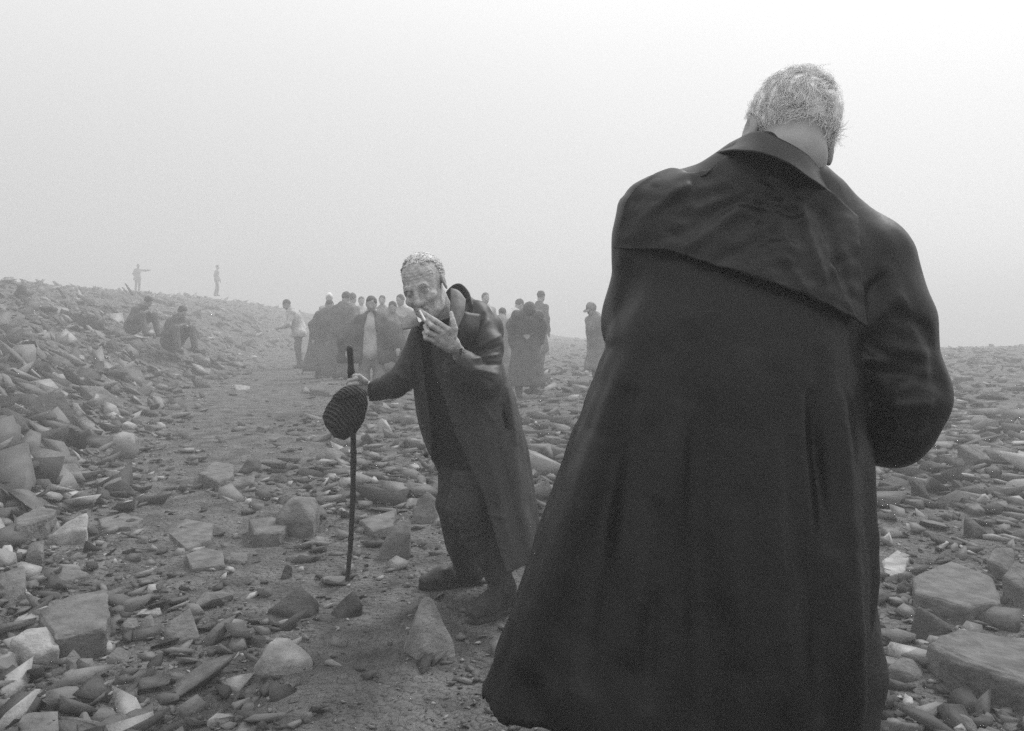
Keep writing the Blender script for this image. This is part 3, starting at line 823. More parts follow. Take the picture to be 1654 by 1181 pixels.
# head, neck, hands and legs: one body
RF = rot('Y', 14) @ rot('Z', 182) @ rot('X', 26)
HF = P(1272, 228, 1.60)
hf, WF = head_sdf(HF, RF, 1.05, face=True, neck_to=P(1252, 330, 1.66), nr=.060)
fhead = surfnet(hf, HF - [.15, .17, .26], HF + [.15, .17, .16], 0.003)
legs = U(chain([P(1300, 800, 1.55), P(1352, 1080, 1.60), np.array([.66, 1.66, .10])], [.07, .045, .035]) + chain([P(1110, 800, 1.52), np.array([.22, 1.48, .50]), np.array([.20, 1.50, .10])], [.07, .045, .035]) +
         [cap(P(1290, 800, 1.52), P(1110, 800, 1.52), .09), cap(P(1200, 760, 1.52), P(1225, 420, 1.6), .10, .11), cap(P(1240, 330, 1.6), P(1225, 420, 1.6), .06, .09)], 0.05)
fleg = surfnet(legs, (-0.02, 1.3, 0.0), (0.9, 1.85, 1.6), 0.02)
hands = []
for w, e, q in ((P(1330, 700, 1.86), P(1300, 690, 1.93), -1), (P(1110, 600, 1.90), P(1150, 620, 1.97), 1)):
    w, e = np.array(w), np.array(e); ax = (e - w) / np.linalg.norm(e - w)
    lat = np.array([0, 0, 1.0]); inn = np.cross(ax, lat) * q
    fg = []
    for i, L in enumerate((.070, .078, .072, .058)):
        k = e + ax * .03 + lat * (.030 - .020 * i)
        fg.append(([k, k + ax * L * .45 + inn * .004, k + ax * L * .72 + inn * .022, k + ax * L * .78 + inn * .042], [.0095, .0088, .008, .007]))
    t0 = e - ax * .02 + lat * .03
    fg.append(([t0, t0 + ax * .03 + lat * .022 + inn * .012, t0 + ax * .058 + lat * .022 + inn * .026], [.012, .010, .008]))
    hands.append(hand_mesh([cap(e - ax * .02 + lat * .02, e + ax * .035 + lat * .026, .015), cap(e - ax * .02, e + ax * .035, .016), cap(e - ax * .02 - lat * .015, e + ax * .032 - lat * .026, .014)],
                           fg, (w - ax * .03, e, .027, .022), 0.004))
v, f = join([fhead, fleg] + hands)
fore = mk('person', v, f, M['skin_pale'], base=FB, label='large man in a long black raincoat with his back to the camera and head bowed', cat='person')
coatF = mk('coat', cv, cf, M['coat'], fore, FB)
# storm flap across the shoulders
top = [(1012, 330), (1040, 297), (1085, 276), (1130, 262), (1180, 252), (1235, 262), (1290, 288), (1340, 312), (1384, 352)]
bot = [(1004, 402), (1045, 404), (1090, 414), (1140, 430), (1190, 447), (1245, 466), (1300, 486), (1345, 506), (1387, 530)]
G = []
NR = 9
for i in range(NR):
    t = i / (NR - 1); row = []
    for (a, b), (c, d) in zip(top, bot):
        row.append(on_cloth(a + (c - a) * t, b + (d - b) * t, 0.004 + 0.014 * t ** 1.5))
    G.append(row)
G = np.array(G)
yv, yf = patch(G, 90, 50, 0.004)
# wrinkles running out from the right shoulder blade
ypx = HX + yv[:, 0] / yv[:, 1] * F; ypy = HY - (yv[:, 2] - CH) / yv[:, 1] * F
dy = np.zeros(len(yv))
for a, b, w, am in [((1110, 400), (1240, 310), 9, .006), ((1210, 350), (1255, 330), 7, .005), ((1250, 330), (1275, 400), 8, .004), ((1290, 330), (1330, 450), 9, .006),
                    ((1200, 330), (1290, 345), 7, -.004), ((1330, 350), (1370, 480), 8, -.005), ((1130, 340), (1230, 300), 8, .004), ((1160, 420), (1250, 380), 8, -.004),
                    ((1345, 430), (1380, 510), 6, .004), ((1040, 350), (1110, 300), 8, .004), ((1270, 420), (1300, 470), 7, .004), ((1090, 380), (1180, 330), 8, -.004)]:
    dy += am * np.exp(-(seg_d(ypx, ypy, a, b) / w) ** 2)
dy += 0.0030 * vnoise(ypx / 24 + ypy / 40, ypy / 18 - ypx / 60, 0, 31)
dy *= 1.15
yv[:, 1] -= dy; yv[:, 2] += dy * 0.5
mk('shoulder_flap', yv, yf, M['coat'], coatF, FB)
# collar: a stand and a turned-down fall round the neck
def ring(c, r, zc, n, a0, a1, tilt):
    o = []
    for a in np.linspace(a0, a1, n):
        o.append(np.array([c[0] + r[0] * math.sin(a), c[1] - r[1] * math.cos(a), c[2] + zc]) + np.array([0, 0, 1.0]) * tilt * r[0] * math.sin(a))
    return o
def PT(l): return [[P(*q) for q in r] for r in l]
stand = [(1205, 262, 1.66), (1196, 246, 1.58), (1226, 226, 1.50), (1265, 236, 1.475), (1300, 260, 1.485), (1325, 290, 1.54), (1318, 300, 1.62)]
topc = [(1200, 250, 1.67), (1188, 232, 1.58), (1223, 213, 1.485), (1266, 229, 1.458), (1304, 254, 1.47), (1332, 286, 1.53), (1328, 300, 1.63)]
midc = [(1185, 262, 1.67), (1174, 242, 1.575), (1220, 231, 1.462), (1264, 246, 1.435), (1306, 274, 1.45), (1340, 300, 1.53), (1338, 310, 1.63)]
botc = [(1168, 266, 1.68), (1156, 249, 1.57), (1212, 245, 1.446), (1262, 260, 1.418), (1312, 292, 1.435), (1350, 318, 1.53), (1345, 325, 1.63)]
low_ = [(1205, 300, 1.66), (1200, 290, 1.58), (1226, 280, 1.51), (1262, 290, 1.49), (1296, 305, 1.50), (1322, 325, 1.54), (1315, 330, 1.62)]
v1 = patch(PT([low_, stand, topc]), 60, 12, .004)
v2 = patch(PT([topc, midc, botc]), 70, 16, .005, ruffle=.003)
v, f = join([v1, v2])
mk('collar', v, f, M['coat'], coatF, FB)
# trousers and shoes
tr = U(chain([P(1300, 800, 1.55), P(1352, 1080, 1.60), np.array([.66, 1.66, .12])], [.10, .09, .07]) + chain([P(1110, 800, 1.52), np.array([.22, 1.48, .50]), np.array([.20, 1.50, .12])], [.10, .08, .07]) + [cap(P(1290, 800, 1.52), P(1110, 800, 1.52), .10)], .03)
v, f = surfnet(lambda X, Y, Z: tr(X, Y, Z) - 0.004 * vnoise(X * 12, Y * 12, Z * 14, 4), (-.1, 1.2, .04), (.95, 1.9, 1.1), .012)
mk('trousers', v, f, M['trousers'], fore, FB)
for sx, yy in ((.66, 1.66), (.20, 1.50)):
    sh = U([ell((sx, yy + .06, .05), (.05, .13, .045)), cap((sx, yy, .06), (sx, yy, .13), .055)], .03)
    v, f = surfnet(lambda X, Y, Z: smax(sh(X, Y, Z), .008 - Z, .004), (sx - .09, yy - .12, -.02), (sx + .09, yy + .23, .22), .008)
    mk('shoe', v, f, M['boot'], fore, FB)
# hair
def scalp(n, W, R, s, cond, seed, r=(.078, .098, .085), c=(0, .015, .035)):
    g = np.random.RandomState(seed)
    p = g.randn(n * 3, 3); p /= np.linalg.norm(p, axis=1, keepdims=True)
    q = p * np.array(r) + np.array(c)
    k = cond(q); q, p = q[k][:n], (p / np.array(r))[k][:n]
    nn = p / np.linalg.norm(p, axis=1, keepdims=True)
    org = W(0, 0, 0)
    return q, nn, org + (q * s) @ R.T, nn @ R.T
cond = lambda q: (q[:, 2] > -.030 + .35 * np.clip(.0 - q[:, 1], 0, 1)) & (q[:, 1] > -.075 + 0.0 * q[:, 0]) & ((np.abs(q[:, 0]) < .07) | (q[:, 2] > .018) | (q[:, 1] > .03))
hc = ell(WF(0, .018, .042), np.array([.080, .099, .087]) * 1.05, RF)
def hairmass(X, Y, Z):
    x, y, z = X - HF[0], Y - HF[1], Z - HF[2]
    lx = RF[0, 0] * x + RF[1, 0] * y + RF[2, 0] * z
    ly = RF[0, 1] * x + RF[1, 1] * y + RF[2, 1] * z
    lz = RF[0, 2] * x + RF[1, 2] * y + RF[2, 2] * z
    d = hc(X, Y, Z) - .0035 * vnoise(lx * 70 + 12 * lz, ly * 60, lz * 60, 3)
    d = smax(d, (-.026 + .3 * np.clip(-ly, 0, 1) + .006 * np.sin(lx * 90)) - lz, .006)
    return smax(d, -.07 - ly, .006)
hm = surfnet(hairmass, HF - .15, HF + .15, .003)
q, nl, rts, nw = scalp(800, WF, RF, 1.05, cond, 5, (.081, .100, .088), (0, .018, .042))
down = np.stack([0.4 * nl[:, 0], .2 + 0 * q[:, 0], -1 + 0 * q[:, 0]], 1)
topm = np.clip((q[:, 2] - .05) / .05, 0, 1)[:, None]
down = down * (1 - topm) + topm * np.array([[.7, .9, .3]])
HSW = np.stack([vnoise(q[:, 0] * 38, q[:, 1] * 38, q[:, 2] * 38, s_) for s_ in (1, 2, 3)], 1) * 1.1
down = down + HSW
down = down - nl * (down * nl).sum(1, keepdims=True) * .92
CL = 12
jit = np.random.RandomState(12).randn(len(q) * CL, 3)
rr_ = np.repeat(rts - nw * .001, CL, 0) + jit * .0022
dd_ = np.repeat(down @ RF.T, CL, 0) + .10 * np.random.RandomState(13).randn(len(q) * CL, 3)
hs_ = strands(rr_, dd_, .036, .0006, 9, .0042, 0.0, 8, np.repeat(nw, CL, 0), 7.5, clump=CL, curv=.085)
cond2 = lambda q: (q[:, 2] > -.052 + .3 * np.clip(-q[:, 1], 0, 1)) & (q[:, 2] < -.015) & (q[:, 1] > -.02)
q, nl, rts, nw = scalp(900, WF, RF, 1.05, cond2, 15, (.077, .096, .086), (0, .016, .036))
down = np.stack([.2 * nl[:, 0], .25 + 0 * q[:, 0], -1 + 0 * q[:, 0]], 1)
hs_ = join([hs_, strands(rts, down @ RF.T, .013, .0004, 3, .001, 0.0, 18, nw, curv=.08)])
v, f = join([hm, hs_])
mk('hair', v, f, M['hair'], fore, FB)

# ================================================================== the old man with stick and cigarette
OB = np.array([P(760, 980, 3.45)[0], 3.45, 0.0])
RO = rot('Y', -14) @ rot('Z', -17) @ rot('X', 17)
HO = P(685, 462, 3.11)
ho, WO = head_sdf(HO, RO, 1.02, face=True, neck_to=P(725, 545, 3.28), nr=.058)
ohead = surfnet(ho, HO - [.14, .16, .24], HO + [.15, .26, .15], .0025)
q3 = lambda l, Y0: [P(a, b, Y0 + c) for a, b, c in l]
HP = lambda x, y, Y_: P(733 + (x - 733) * .88, 556 + (y - 556) * .88, Y_)
h3 = lambda l, Y0: [HP(a, b, Y0 + c) for a, b, c in l]
YH = 2.99
R4 = lambda *r: list(r)
hand1 = hand_mesh([cap(HP(733, 553, 3.02), HP(722, 530, YH), .018, .015), cap(HP(730, 557, 3.02), HP(711, 536, YH), .018, .015), cap(HP(726, 560, 3.02), HP(702, 543, YH), .018, .014), cap(HP(722, 563, 3.03), HP(696, 550, YH + .01), .016, .012)],
    [(h3([(722, 529, 0), (699, 513, -.015), (683, 503, .0), (670, 493, .02)], YH), R4(.0115, .0100, .0092, .0080)),
     (h3([(712, 535, -.004), (692, 522, -.025), (683, 513, -.005), (677, 505, .02)], YH), R4(.0115, .0102, .0094, .0082)),
     (h3([(703, 542, 0), (685, 534, -.022), (681, 523, -.005), (687, 518, .015)], YH), R4(.0112, .0100, .0090, .0080)),
     (h3([(696, 549, .005), (682, 545, -.012), (679, 535, .0), (684, 530, .018)], YH), R4(.0105, .0090, .0082, .0074)),
     (h3([(731, 550, .0), (735, 528, -.01), (731, 512, -.005), (728, 499, .01)], YH + .01), R4(.0140, .0115, .0100, .0080))],
    (HP(742, 572, 3.06), HP(730, 556, 3.02), .027, .025))
YS = 3.36
hand2 = hand_mesh([cap(P(596, 624, YS + .03), P(580, 618, YS + .01), .016, .015), cap(P(596, 632, YS + .03), P(580, 630, YS + .01), .016, .013)],
    [(q3([(584, 615, .01), (575, 612, -.022), (565, 615, -.022), (562, 619, .0)], YS), R4(.011, .0105, .0098, .009)),
     (q3([(584, 622, .01), (575, 620, -.026), (565, 622, -.026), (562, 626, .0)], YS), R4(.011, .0105, .0098, .009)),
     (q3([(585, 629, .01), (576, 628, -.026), (567, 630, -.026), (564, 633, .0)], YS), R4(.0108, .0100, .0094, .009)),
     (q3([(586, 636, .01), (578, 635, -.022), (570, 636, -.024), (567, 638, .0)], YS), R4(.0100, .0092, .0086, .008)),
     (q3([(590, 616, .0), (580, 608, -.01), (571, 607, -.018)], YS), R4(.013, .011, .009))],
    (P(612, 634, YS + .05), P(594, 627, YS + .03), .026, .024))
bodyO = U([cap(P(734, 560, 3.36), P(768, 720, 3.47), .08, .08)] + chain([P(748, 560, 3.3), P(781, 616, 3.14), P(740, 573, 3.06)], [.04, .035, .026]) +
          chain([P(690, 560, 3.3), P(655, 615, 3.35), P(608, 633, YS + .05)], [.05, .04, .028]) +
          chain([P(775, 730, 3.45), P(757, 830, 3.36), P(775, 860, 3.38)], [.05, .04, .03]) + chain([P(745, 730, 3.5), P(728, 810, 3.5), P(740, 860, 3.56)], [.05, .04, .03]), .03)
ob = surfnet(bodyO, (-.75, 2.95, .02), (.12, 3.8, 1.25), .015)
v, f = join([ohead, hand1, hand2, ob])
old = mk('person', v, f, M['skin'], base=OB, label='stooping old man in an open long coat lifting a cigarette to his mouth', cat='person')

# coat
rowsO = []
for py, l, r, yc, b in [(500, 706, 772, 3.30, .09), (520, 684, 792, 3.31, .12), (545, 672, 804, 3.33, .15), (580, 667, 812, 3.35, .165), (620, 668, 826, 3.37, .175), (680, 676, 840, 3.39, .20), (740, 698, 852, 3.41, .225), (800, 728, 862, 3.42, .25), (850, 748, 869, 3.42, .28), (893, 762, 873, 3.42, .31)]:
    rowsO.append((CH - (py - HY) / F * yc, ((l + r) / 2 - HX) / F * yc, yc, (r - l) / 2 / F * yc, b))
outO = loft(rowsO, 2.3)
HEM = 0.245
open_poly = [(684, 505), (700, 590), (716, 640), (735, 700), (757, 750), (782, 805), (802, 870), (822, 945), (822, 1100), (640, 1100), (640, 752), (700, 752), (697, 700), (690, 640), (683, 580), (676, 530), (672, 505)]
upar = chain([P(768, 512, 3.30), P(786, 560, 3.22), P(786, 615, 3.14)], [.070, .066, .062])
fore_s = chain([P(782, 618, 3.12), P(752, 597, 3.05), P(722, 575, 3.02)], [.066, .064, .056])
rsl = chain([P(688, 545, 3.30), P(664, 598, 3.30), P(636, 622, 3.32), P(602, 632, YS + .04)], [.07, .062, .055, .043])
def ocoat(X, Y, Z):
    o = outO(X, Y, Z)
    sh = U([cap(P(700, 535, 3.30), P(745, 505, 3.36), .07), cap(P(745, 505, 3.36), P(785, 530, 3.34), .07)], .03)(X, Y, Z)
    o = smin(o, sh, .06)
    zt = np.clip((1.05 - Z) / .8, 0, 1)
    th = np.arctan2(Y - 3.42, X + .12)
    o = o - .012 * zt * (np.sin(th * 8 + .6 + Z * 1.5) * .6 + np.sin(th * 15 + 2) * .35)
    px = HX + X / Y * F; py = HY - (Z - CH) / Y * F
    px, py = np.broadcast_arrays(px, py)
    shell = smax(o, -(o + .020), .002)                       # cloth, not a solid
    shell = np.where(Z > 1.02, np.minimum(shell, smax(o, Y * 0 + (1.02 - Z), .01)), shell)
    op = polyd(open_poly, px, py) / F * 3.2
    front = Y - (3.40 + .0 * X)
    cut = smax(op, front, .004)
    # tall body of the coat hides behind the opening: cut only the near side
    d = smax(shell, -cut, .003)
    # rear vent
    vent = cap(P(860, 760, 3.45), P(848, 960, 3.2), .012, .03)(X, Y, Z)
    d = smax(d, HEM + .012 * np.sin(X * 20) - Z, .003)
    neck = cap(P(722, 500, 3.22), P(716, 440, 3.15), .075, .08)(X, Y, Z)
    d = smax(d, -neck, .004)
    ra = U(rsl, .02)(X, Y, Z)
    la = smin(U(upar, .02)(X, Y, Z), U(fore_s, .02)(X, Y, Z), .018)
    arms = np.minimum(ra, la) - .003 * vnoise(X * 26, Y * 26, Z * 30, 8)
    d = smin(d, arms, .012)
    # hollow the cuffs
    d = smax(d, -cap(P(738, 584, 3.03), P(712, 565, 3.0), .044, .052)(X, Y, Z), .003)
    d = smax(d, -smax(cap(P(712, 568, 3.01), P(690, 548, 2.99), .075)(X, Y, Z), -(X * 0 + .5), .01) , .003)
    d = smax(d, -cap(P(602, 632, YS + .04), P(590, 634, YS + .03), .036, .038)(X, Y, Z), .003)
    return d - .0022 * vnoise(X * 15, Y * 15, Z * 13, 9)
crO = [((766, 562), (812, 540), 2.4, .007), ((768, 569), (812, 556), 2.2, -.006), ((768, 574), (812, 570), 2.4, .007), ((770, 582), (812, 586), 2.4, -.006), ((770, 588), (808, 600), 2.4, .006), ((762, 552), (790, 515), 2.6, .007), ((760, 548), (776, 512), 2.4, -.006), ((770, 596), (800, 612), 2.4, -.005), ((700, 600), (750, 630), 3, .004), ((745, 560), (700, 640), 3, -.003),
       ((765, 545), (783, 505), 3, -.008), ((790, 615), (798, 640), 4, .007), ((715, 590), (765, 615), 4, .004), ((725, 610), (770, 640), 4, -.004), ((745, 580), (790, 605), 4, .004),
       ((640, 600), (655, 615), 3, .008), ((650, 590), (662, 612), 3, -.008), ((660, 580), (668, 606), 3, .008), ((820, 620), (835, 720), 5, .008), ((810, 650), (822, 700), 5, -.008),
       ((800, 690), (850, 900), 5, -.005), ((770, 660), (835, 900), 7, .006), ((835, 700), (850, 830), 5, -.004), ((780, 650), (800, 680), 4, .006), ((850, 700), (866, 840), 4, .006),
       ((736, 640), (760, 700), 5, -.004), ((812, 580), (830, 640), 4, -.006), ((785, 820), (820, 825), 3, .003), ((675, 600), (680, 700), 3, .003)]
v, f = surfnet(folds(ocoat, crO, 3.28), (-.72, 2.88, HEM - .03), (.20, 3.82, 1.36), .0062)
coatO = mk('coat', v, f, M['coat_old'], old, OB)
# collar turned up behind the neck, and the lapels
c1 = patch(PT([[(700, 512, 3.30), (722, 470, 3.34), (740, 458, 3.32), (756, 470, 3.26), (764, 494, 3.20)],
               [(702, 520, 3.30), (724, 486, 3.35), (742, 474, 3.34), (756, 484, 3.27), (762, 505, 3.20)],
               [(706, 530, 3.30), (726, 505, 3.36), (744, 492, 3.36), (758, 505, 3.28), (758, 520, 3.20)]]), 24, 10, .005, .002)
c2 = patch(PT([[(728, 466, 3.16), (740, 470, 3.15), (752, 484, 3.15)], [(728, 490, 3.13), (740, 494, 3.10), (750, 500, 3.12)], [(726, 520, 3.11), (738, 520, 3.09), (747, 512, 3.12)], [(724, 548, 3.12), (734, 544, 3.10), (742, 532, 3.13)]]), 12, 20, .005, .002)
c3 = patch(PT([[(652, 514, 3.26), (662, 506, 3.25), (673, 500, 3.26)], [(648, 524, 3.19), (661, 518, 3.17), (674, 514, 3.19)], [(650, 532, 3.13), (664, 530, 3.11), (678, 526, 3.13)]]), 12, 10, .005, .002)
c4 = patch(PT([[(742, 500, 3.14), (756, 505, 3.14), (776, 508, 3.20)], [(740, 530, 3.10), (756, 530, 3.11), (772, 535, 3.16)], [(730, 556, 3.13), (748, 556, 3.13), (760, 560, 3.16)]]), 12, 12, .005, .002)
v, f = join([c1, c4])
mk('collar', v, f, M['coat_old'], coatO, OB)
for c_ in (c2, c3): mk('lapel', *c_, M['lining'], coatO, OB)
for a, b, yy in ((684, 690, 3.20), (683, 632, 3.18), (688, 735, 3.2)):
    v, f = surfnet(ell(P(a, b, yy), (.011, .005, .011)), P(a, b, yy) - .02, P(a, b, yy) + .02, .002)
    mk('button', v, f, M['boot'], coatO, OB)
# jersey
sw = loft([(r[0], r[1] + .0, r[2], r[3] * .80, r[4] * .80) for r in rowsO], 2.2)
swf = lambda X, Y, Z: smax(smin(sw(X, Y, Z), U([cap(P(700, 540, 3.25), P(730, 560, 3.28), .07), cap(P(712, 520, 3.22), P(725, 545, 3.28), .07)], .03)(X, Y, Z), .04), .62 - Z, .01) - .003 * vnoise(X * 20, Y * 20, Z * 20, 3)
v, f = surfnet(swf, (-.6, 3.0, .58), (.1, 3.75, 1.3), .011)
mk('jersey', v, f, M['sweater'], old, OB)
# trousers tucked into rubber boots
trO = U(chain([P(775, 700, 3.38), P(754, 818, 3.28), P(778, 872, 3.34)], [.095, .078, .066]) + chain([P(742, 700, 3.44), P(730, 812, 3.46), P(742, 878, 3.58)], [.09, .066, .060]) + [cap(P(742, 700, 3.42), P(775, 700, 3.38), .11)], .02)
crT = [((715, 835), (760, 850), 4, .010), ((720, 850), (770, 868), 4, -.009), ((712, 820), (750, 815), 4, .008), ((740, 870), (790, 850), 4, .010), ((730, 780), (765, 790), 4, -.006), ((712, 790), (740, 770), 4, .006), ((745, 880), (780, 865), 3, -.008), ((716, 862), (745, 880), 3, .008)]
v, f = surfnet(folds(lambda X, Y, Z: trO(X, Y, Z) - .005 * vnoise(X * 14, Y * 14, Z * 16, 4), crT, 3.3), (-.5, 3.1, .1), (.1, 3.8, .9), .009)
mk('trousers', v, f, M['trousers'], old, OB)
def boot(top, ank, heel, toe, rt, rs, m, seed, zb):
    top, ank, heel, toe = [np.array(q) for q in (top, ank, heel, toe)]
    heel[2] = toe[2] = zb
    up = np.array([0, 0, 1.0])
    ball = heel + (toe - heel) * .68
    fs = U(chain([top, ank], [rt, .050]) + [cap(ank, heel + up * .045, .048, .042), cap(heel + up * .045, ball + up * .043, .042, .045), cap(ball + up * .043, toe + up * .034, .045, .032), cap(ank - up * .01, ball + up * .05, .046, .038)], .03)
    def fn(X, Y, Z):
        d = fs(X, Y, Z) - .003 * vnoise(X * 20, Y * 20, Z * 30, seed)
        sole = U([cap(heel + up * .01, ball + up * .01, .043, .050), cap(ball + up * .01, toe + up * .01, .050, .036)], .01)(X, Y, Z)
        sole = smax(sole, np.abs(Z - zb - .008) - .011, .003)
        d = smax(d, Z - top[2] - .01, .004)
        d = smin(smax(d, zb + .002 - Z, .004), sole, .003)
        return d
    A = np.array([top, ank, heel, toe])
    return surfnet(fn, A.min(0) - .09, A.max(0) + .09, .006)
g1, g2 = ground_at(728, 948), ground_at(795, 998)
b1_ = boot(P(744, 872, 3.60), P(757, 925, g1[1] + .06), P(765, 944, g1[1] + .05), P(688, 948, g1[1] - .02), .075, .05, 0, 1, g1[2] + .0)
mk('boot', *b1_, M['boot'], old, OB)
b2_ = boot(P(784, 866, 3.36), P(812, 950, g2[1] + .05), P(822, 975, g2[1] + .10), P(768, 1002, g2[1] - .06), .080, .05, 0, 2, g2[2] + .0)
mk('boot', *b2_, M['boot_muddy'], old, OB)
# white hair at the crown, sides and back
condO = lambda q: (q[:, 2] > -.01) & ((q[:, 1] > .0) | (q[:, 2] > .095)) & (q[:, 1] > -.045)
def omass(X, Y, Z):
    x, y, z = X - HO[0], Y - HO[1], Z - HO[2]
    lx = RO[0, 0] * x + RO[1, 0] * y + RO[2, 0] * z
    ly = RO[0, 1] * x + RO[1, 1] * y + RO[2, 1] * z
    lz = RO[0, 2] * x + RO[1, 2] * y + RO[2, 2] * z
    d = ell(WO(0, .022, .040), np.array([.0785, .099, .0835]) * 1.02, RO)(X, Y, Z) - .0035 * vnoise(lx * 60, ly * 60, lz * 60, 3)
    d = smax(d, -.012 + .15 * np.abs(lx) * 0 - lz, .006)
    return smax(d, (.004 - .35 * np.clip(lz - .05, 0, 1) * 1.6 + .006 * np.sin(lx * 80) + .012 * vnoise(lx * 50, ly * 50, lz * 50, 12) + .030) - ly, .010)
om = surfnet(omass, HO - .14, HO + .14, .003)
q, nl, rts, nw = scalp(560, WO, RO, 1.02, condO, 6, (.081, .101, .086), (0, .022, .040))
dn = np.stack([.3 * nl[:, 0], .8 + 0 * q[:, 0], -.3 + 0 * q[:, 0]], 1) + .2 * np.random.RandomState(4).randn(len(q), 3)
dn = dn - nl * (dn * nl).sum(1, keepdims=True) * .93
jit = np.random.RandomState(22).randn(len(q) * 7, 3) * .0022
hs2 = strands(np.repeat(rts - nw * .002, 7, 0) + jit, np.repeat(dn @ RO.T, 7, 0), .036, .0008, 7, .0025, 0, 9, np.repeat(nw, 7, 0), clump=7, curv=.085)
v, f = join([om, hs2])
mk('hair', v, f, M['hair_white'], old, OB)
# eyebrows
q = np.random.RandomState(8)
br = []
for s_ in (-1, 1):
    for i in range(60):
        t = q.rand()
        br.append(([s_ * (.018 + .026 * t), -.093 + .010 * t, .022 + .006 * math.sin(t * 3) + .003 * q.randn()], [s_ * .9, -.15, .15 + .25 * q.randn()]))
rts = np.array([WO(*a) for a, b in br]); drs = np.array([b for a, b in br]) @ RO.T
mk('eyebrows', *strands(rts, drs, .008, .0009, 3, .0008, 0, 3), M['hair_white'], old, OB)
# cigarette, stick and cap: things he holds
a, b = P(683, 511, YH - .015), P(670, 499, 3.0)
ca, cb = HP(680, 512, YH - .030), HP(671, 495, YH - .005)
ax = (cb - ca) / np.linalg.norm(cb - ca)
v, f = surfnet(lambda X, Y, Z: smax(cap(ca, cb, .0038)(X, Y, Z), 0 * X + -1.0, .001), np.minimum(ca, cb) - .01, np.maximum(ca, cb) + .01, .0016)
cg = mk('cigarette', v, f, M['white'], base=ca, label='short white cigarette between the fingers at the old man\'s mouth', cat='cigarette')
sb = ground_at(561, 941)
sp = [P(565, 563, 3.33), P(567, 600, 3.345), P(570, 660, 3.38), P(571, 730, 3.43), P(570, 800, 3.49), P(567, 870, 3.56), P(561, 941, sb[1])]
sp[-1] = np.array([sp[-1][0], sb[1], sb[2] + .0])
st = U(chain(sp, [.0135, .0135, .013, .0125, .012, .0115, .0105]), .01)
A = np.array(sp)
v, f = surfnet(lambda X, Y, Z: st(X, Y, Z) - .0016 * vnoise(X * 60, Y * 60, Z * 16, 2) - .002 * np.exp(-((Z - .62) / .012) ** 2) - .002 * np.exp(-((Z - .98) / .01) ** 2), A.min(0) - .03, A.max(0) + .03, .004)
mk('walking_stick', v, f, M['wood'], base=sp[-1], label='dark knotty walking stick held upright by the old man', cat='walking stick')
# the cap hangs crown down from the gripping hand
YC = 3.30
CB = P(560, 665, YC)
cp = [(552, 628), (575, 622), (590, 632), (594, 652), (588, 680), (574, 702), (556, 711), (540, 706), (526, 688), (521, 672), (528, 655), (541, 637)]
def capf(X, Y, Z):
    px = HX + X / YC * F; py = HY - (Z - CH) / YC * F
    px, py = np.broadcast_arrays(px, py)
    d2 = polyd(cp, px, py) / F * YC
    th = .055 * np.sqrt(np.clip(-d2 / .045, 0, 1)) + .004
    d = smax(np.abs(Y - YC) - th, d2, .006)
    fold = .006 * np.exp(-(seg_d(px, py, (560, 645), (545, 690)) / 6) ** 2) - .007 * np.exp(-(seg_d(px, py, (575, 640), (570, 705)) / 4) ** 2) + .006 * np.exp(-(seg_d(px, py, (545, 640), (560, 632)) / 4) ** 2)
    rib = .0009 * np.sin((px * .35 + py) * 1.0)
    return d - fold - rib
v, f = surfnet(capf, P(510, 725, YC) - [.0, .09, 0], P(605, 612, YC) + [0, .09, 0], .0028)
cpo = mk('crown', v, f, M['cap'], parent=None, base=CB)
cpo.name = 'flat_cap'
tag(cpo, 'dark ribbed tweed cap hanging from the hand on the stick', 'cap')
pk = patch(PT([[(541, 638, YC - .03), (556, 626, YC - .04), (576, 622, YC - .03)], [(538, 642, YC - .055), (556, 632, YC - .065), (578, 628, YC - .05)], [(540, 650, YC - .06), (558, 642, YC - .075), (582, 638, YC - .06)]]), 14, 8, .006)
mk('peak', *pk, M['cap'], cpo, CB)

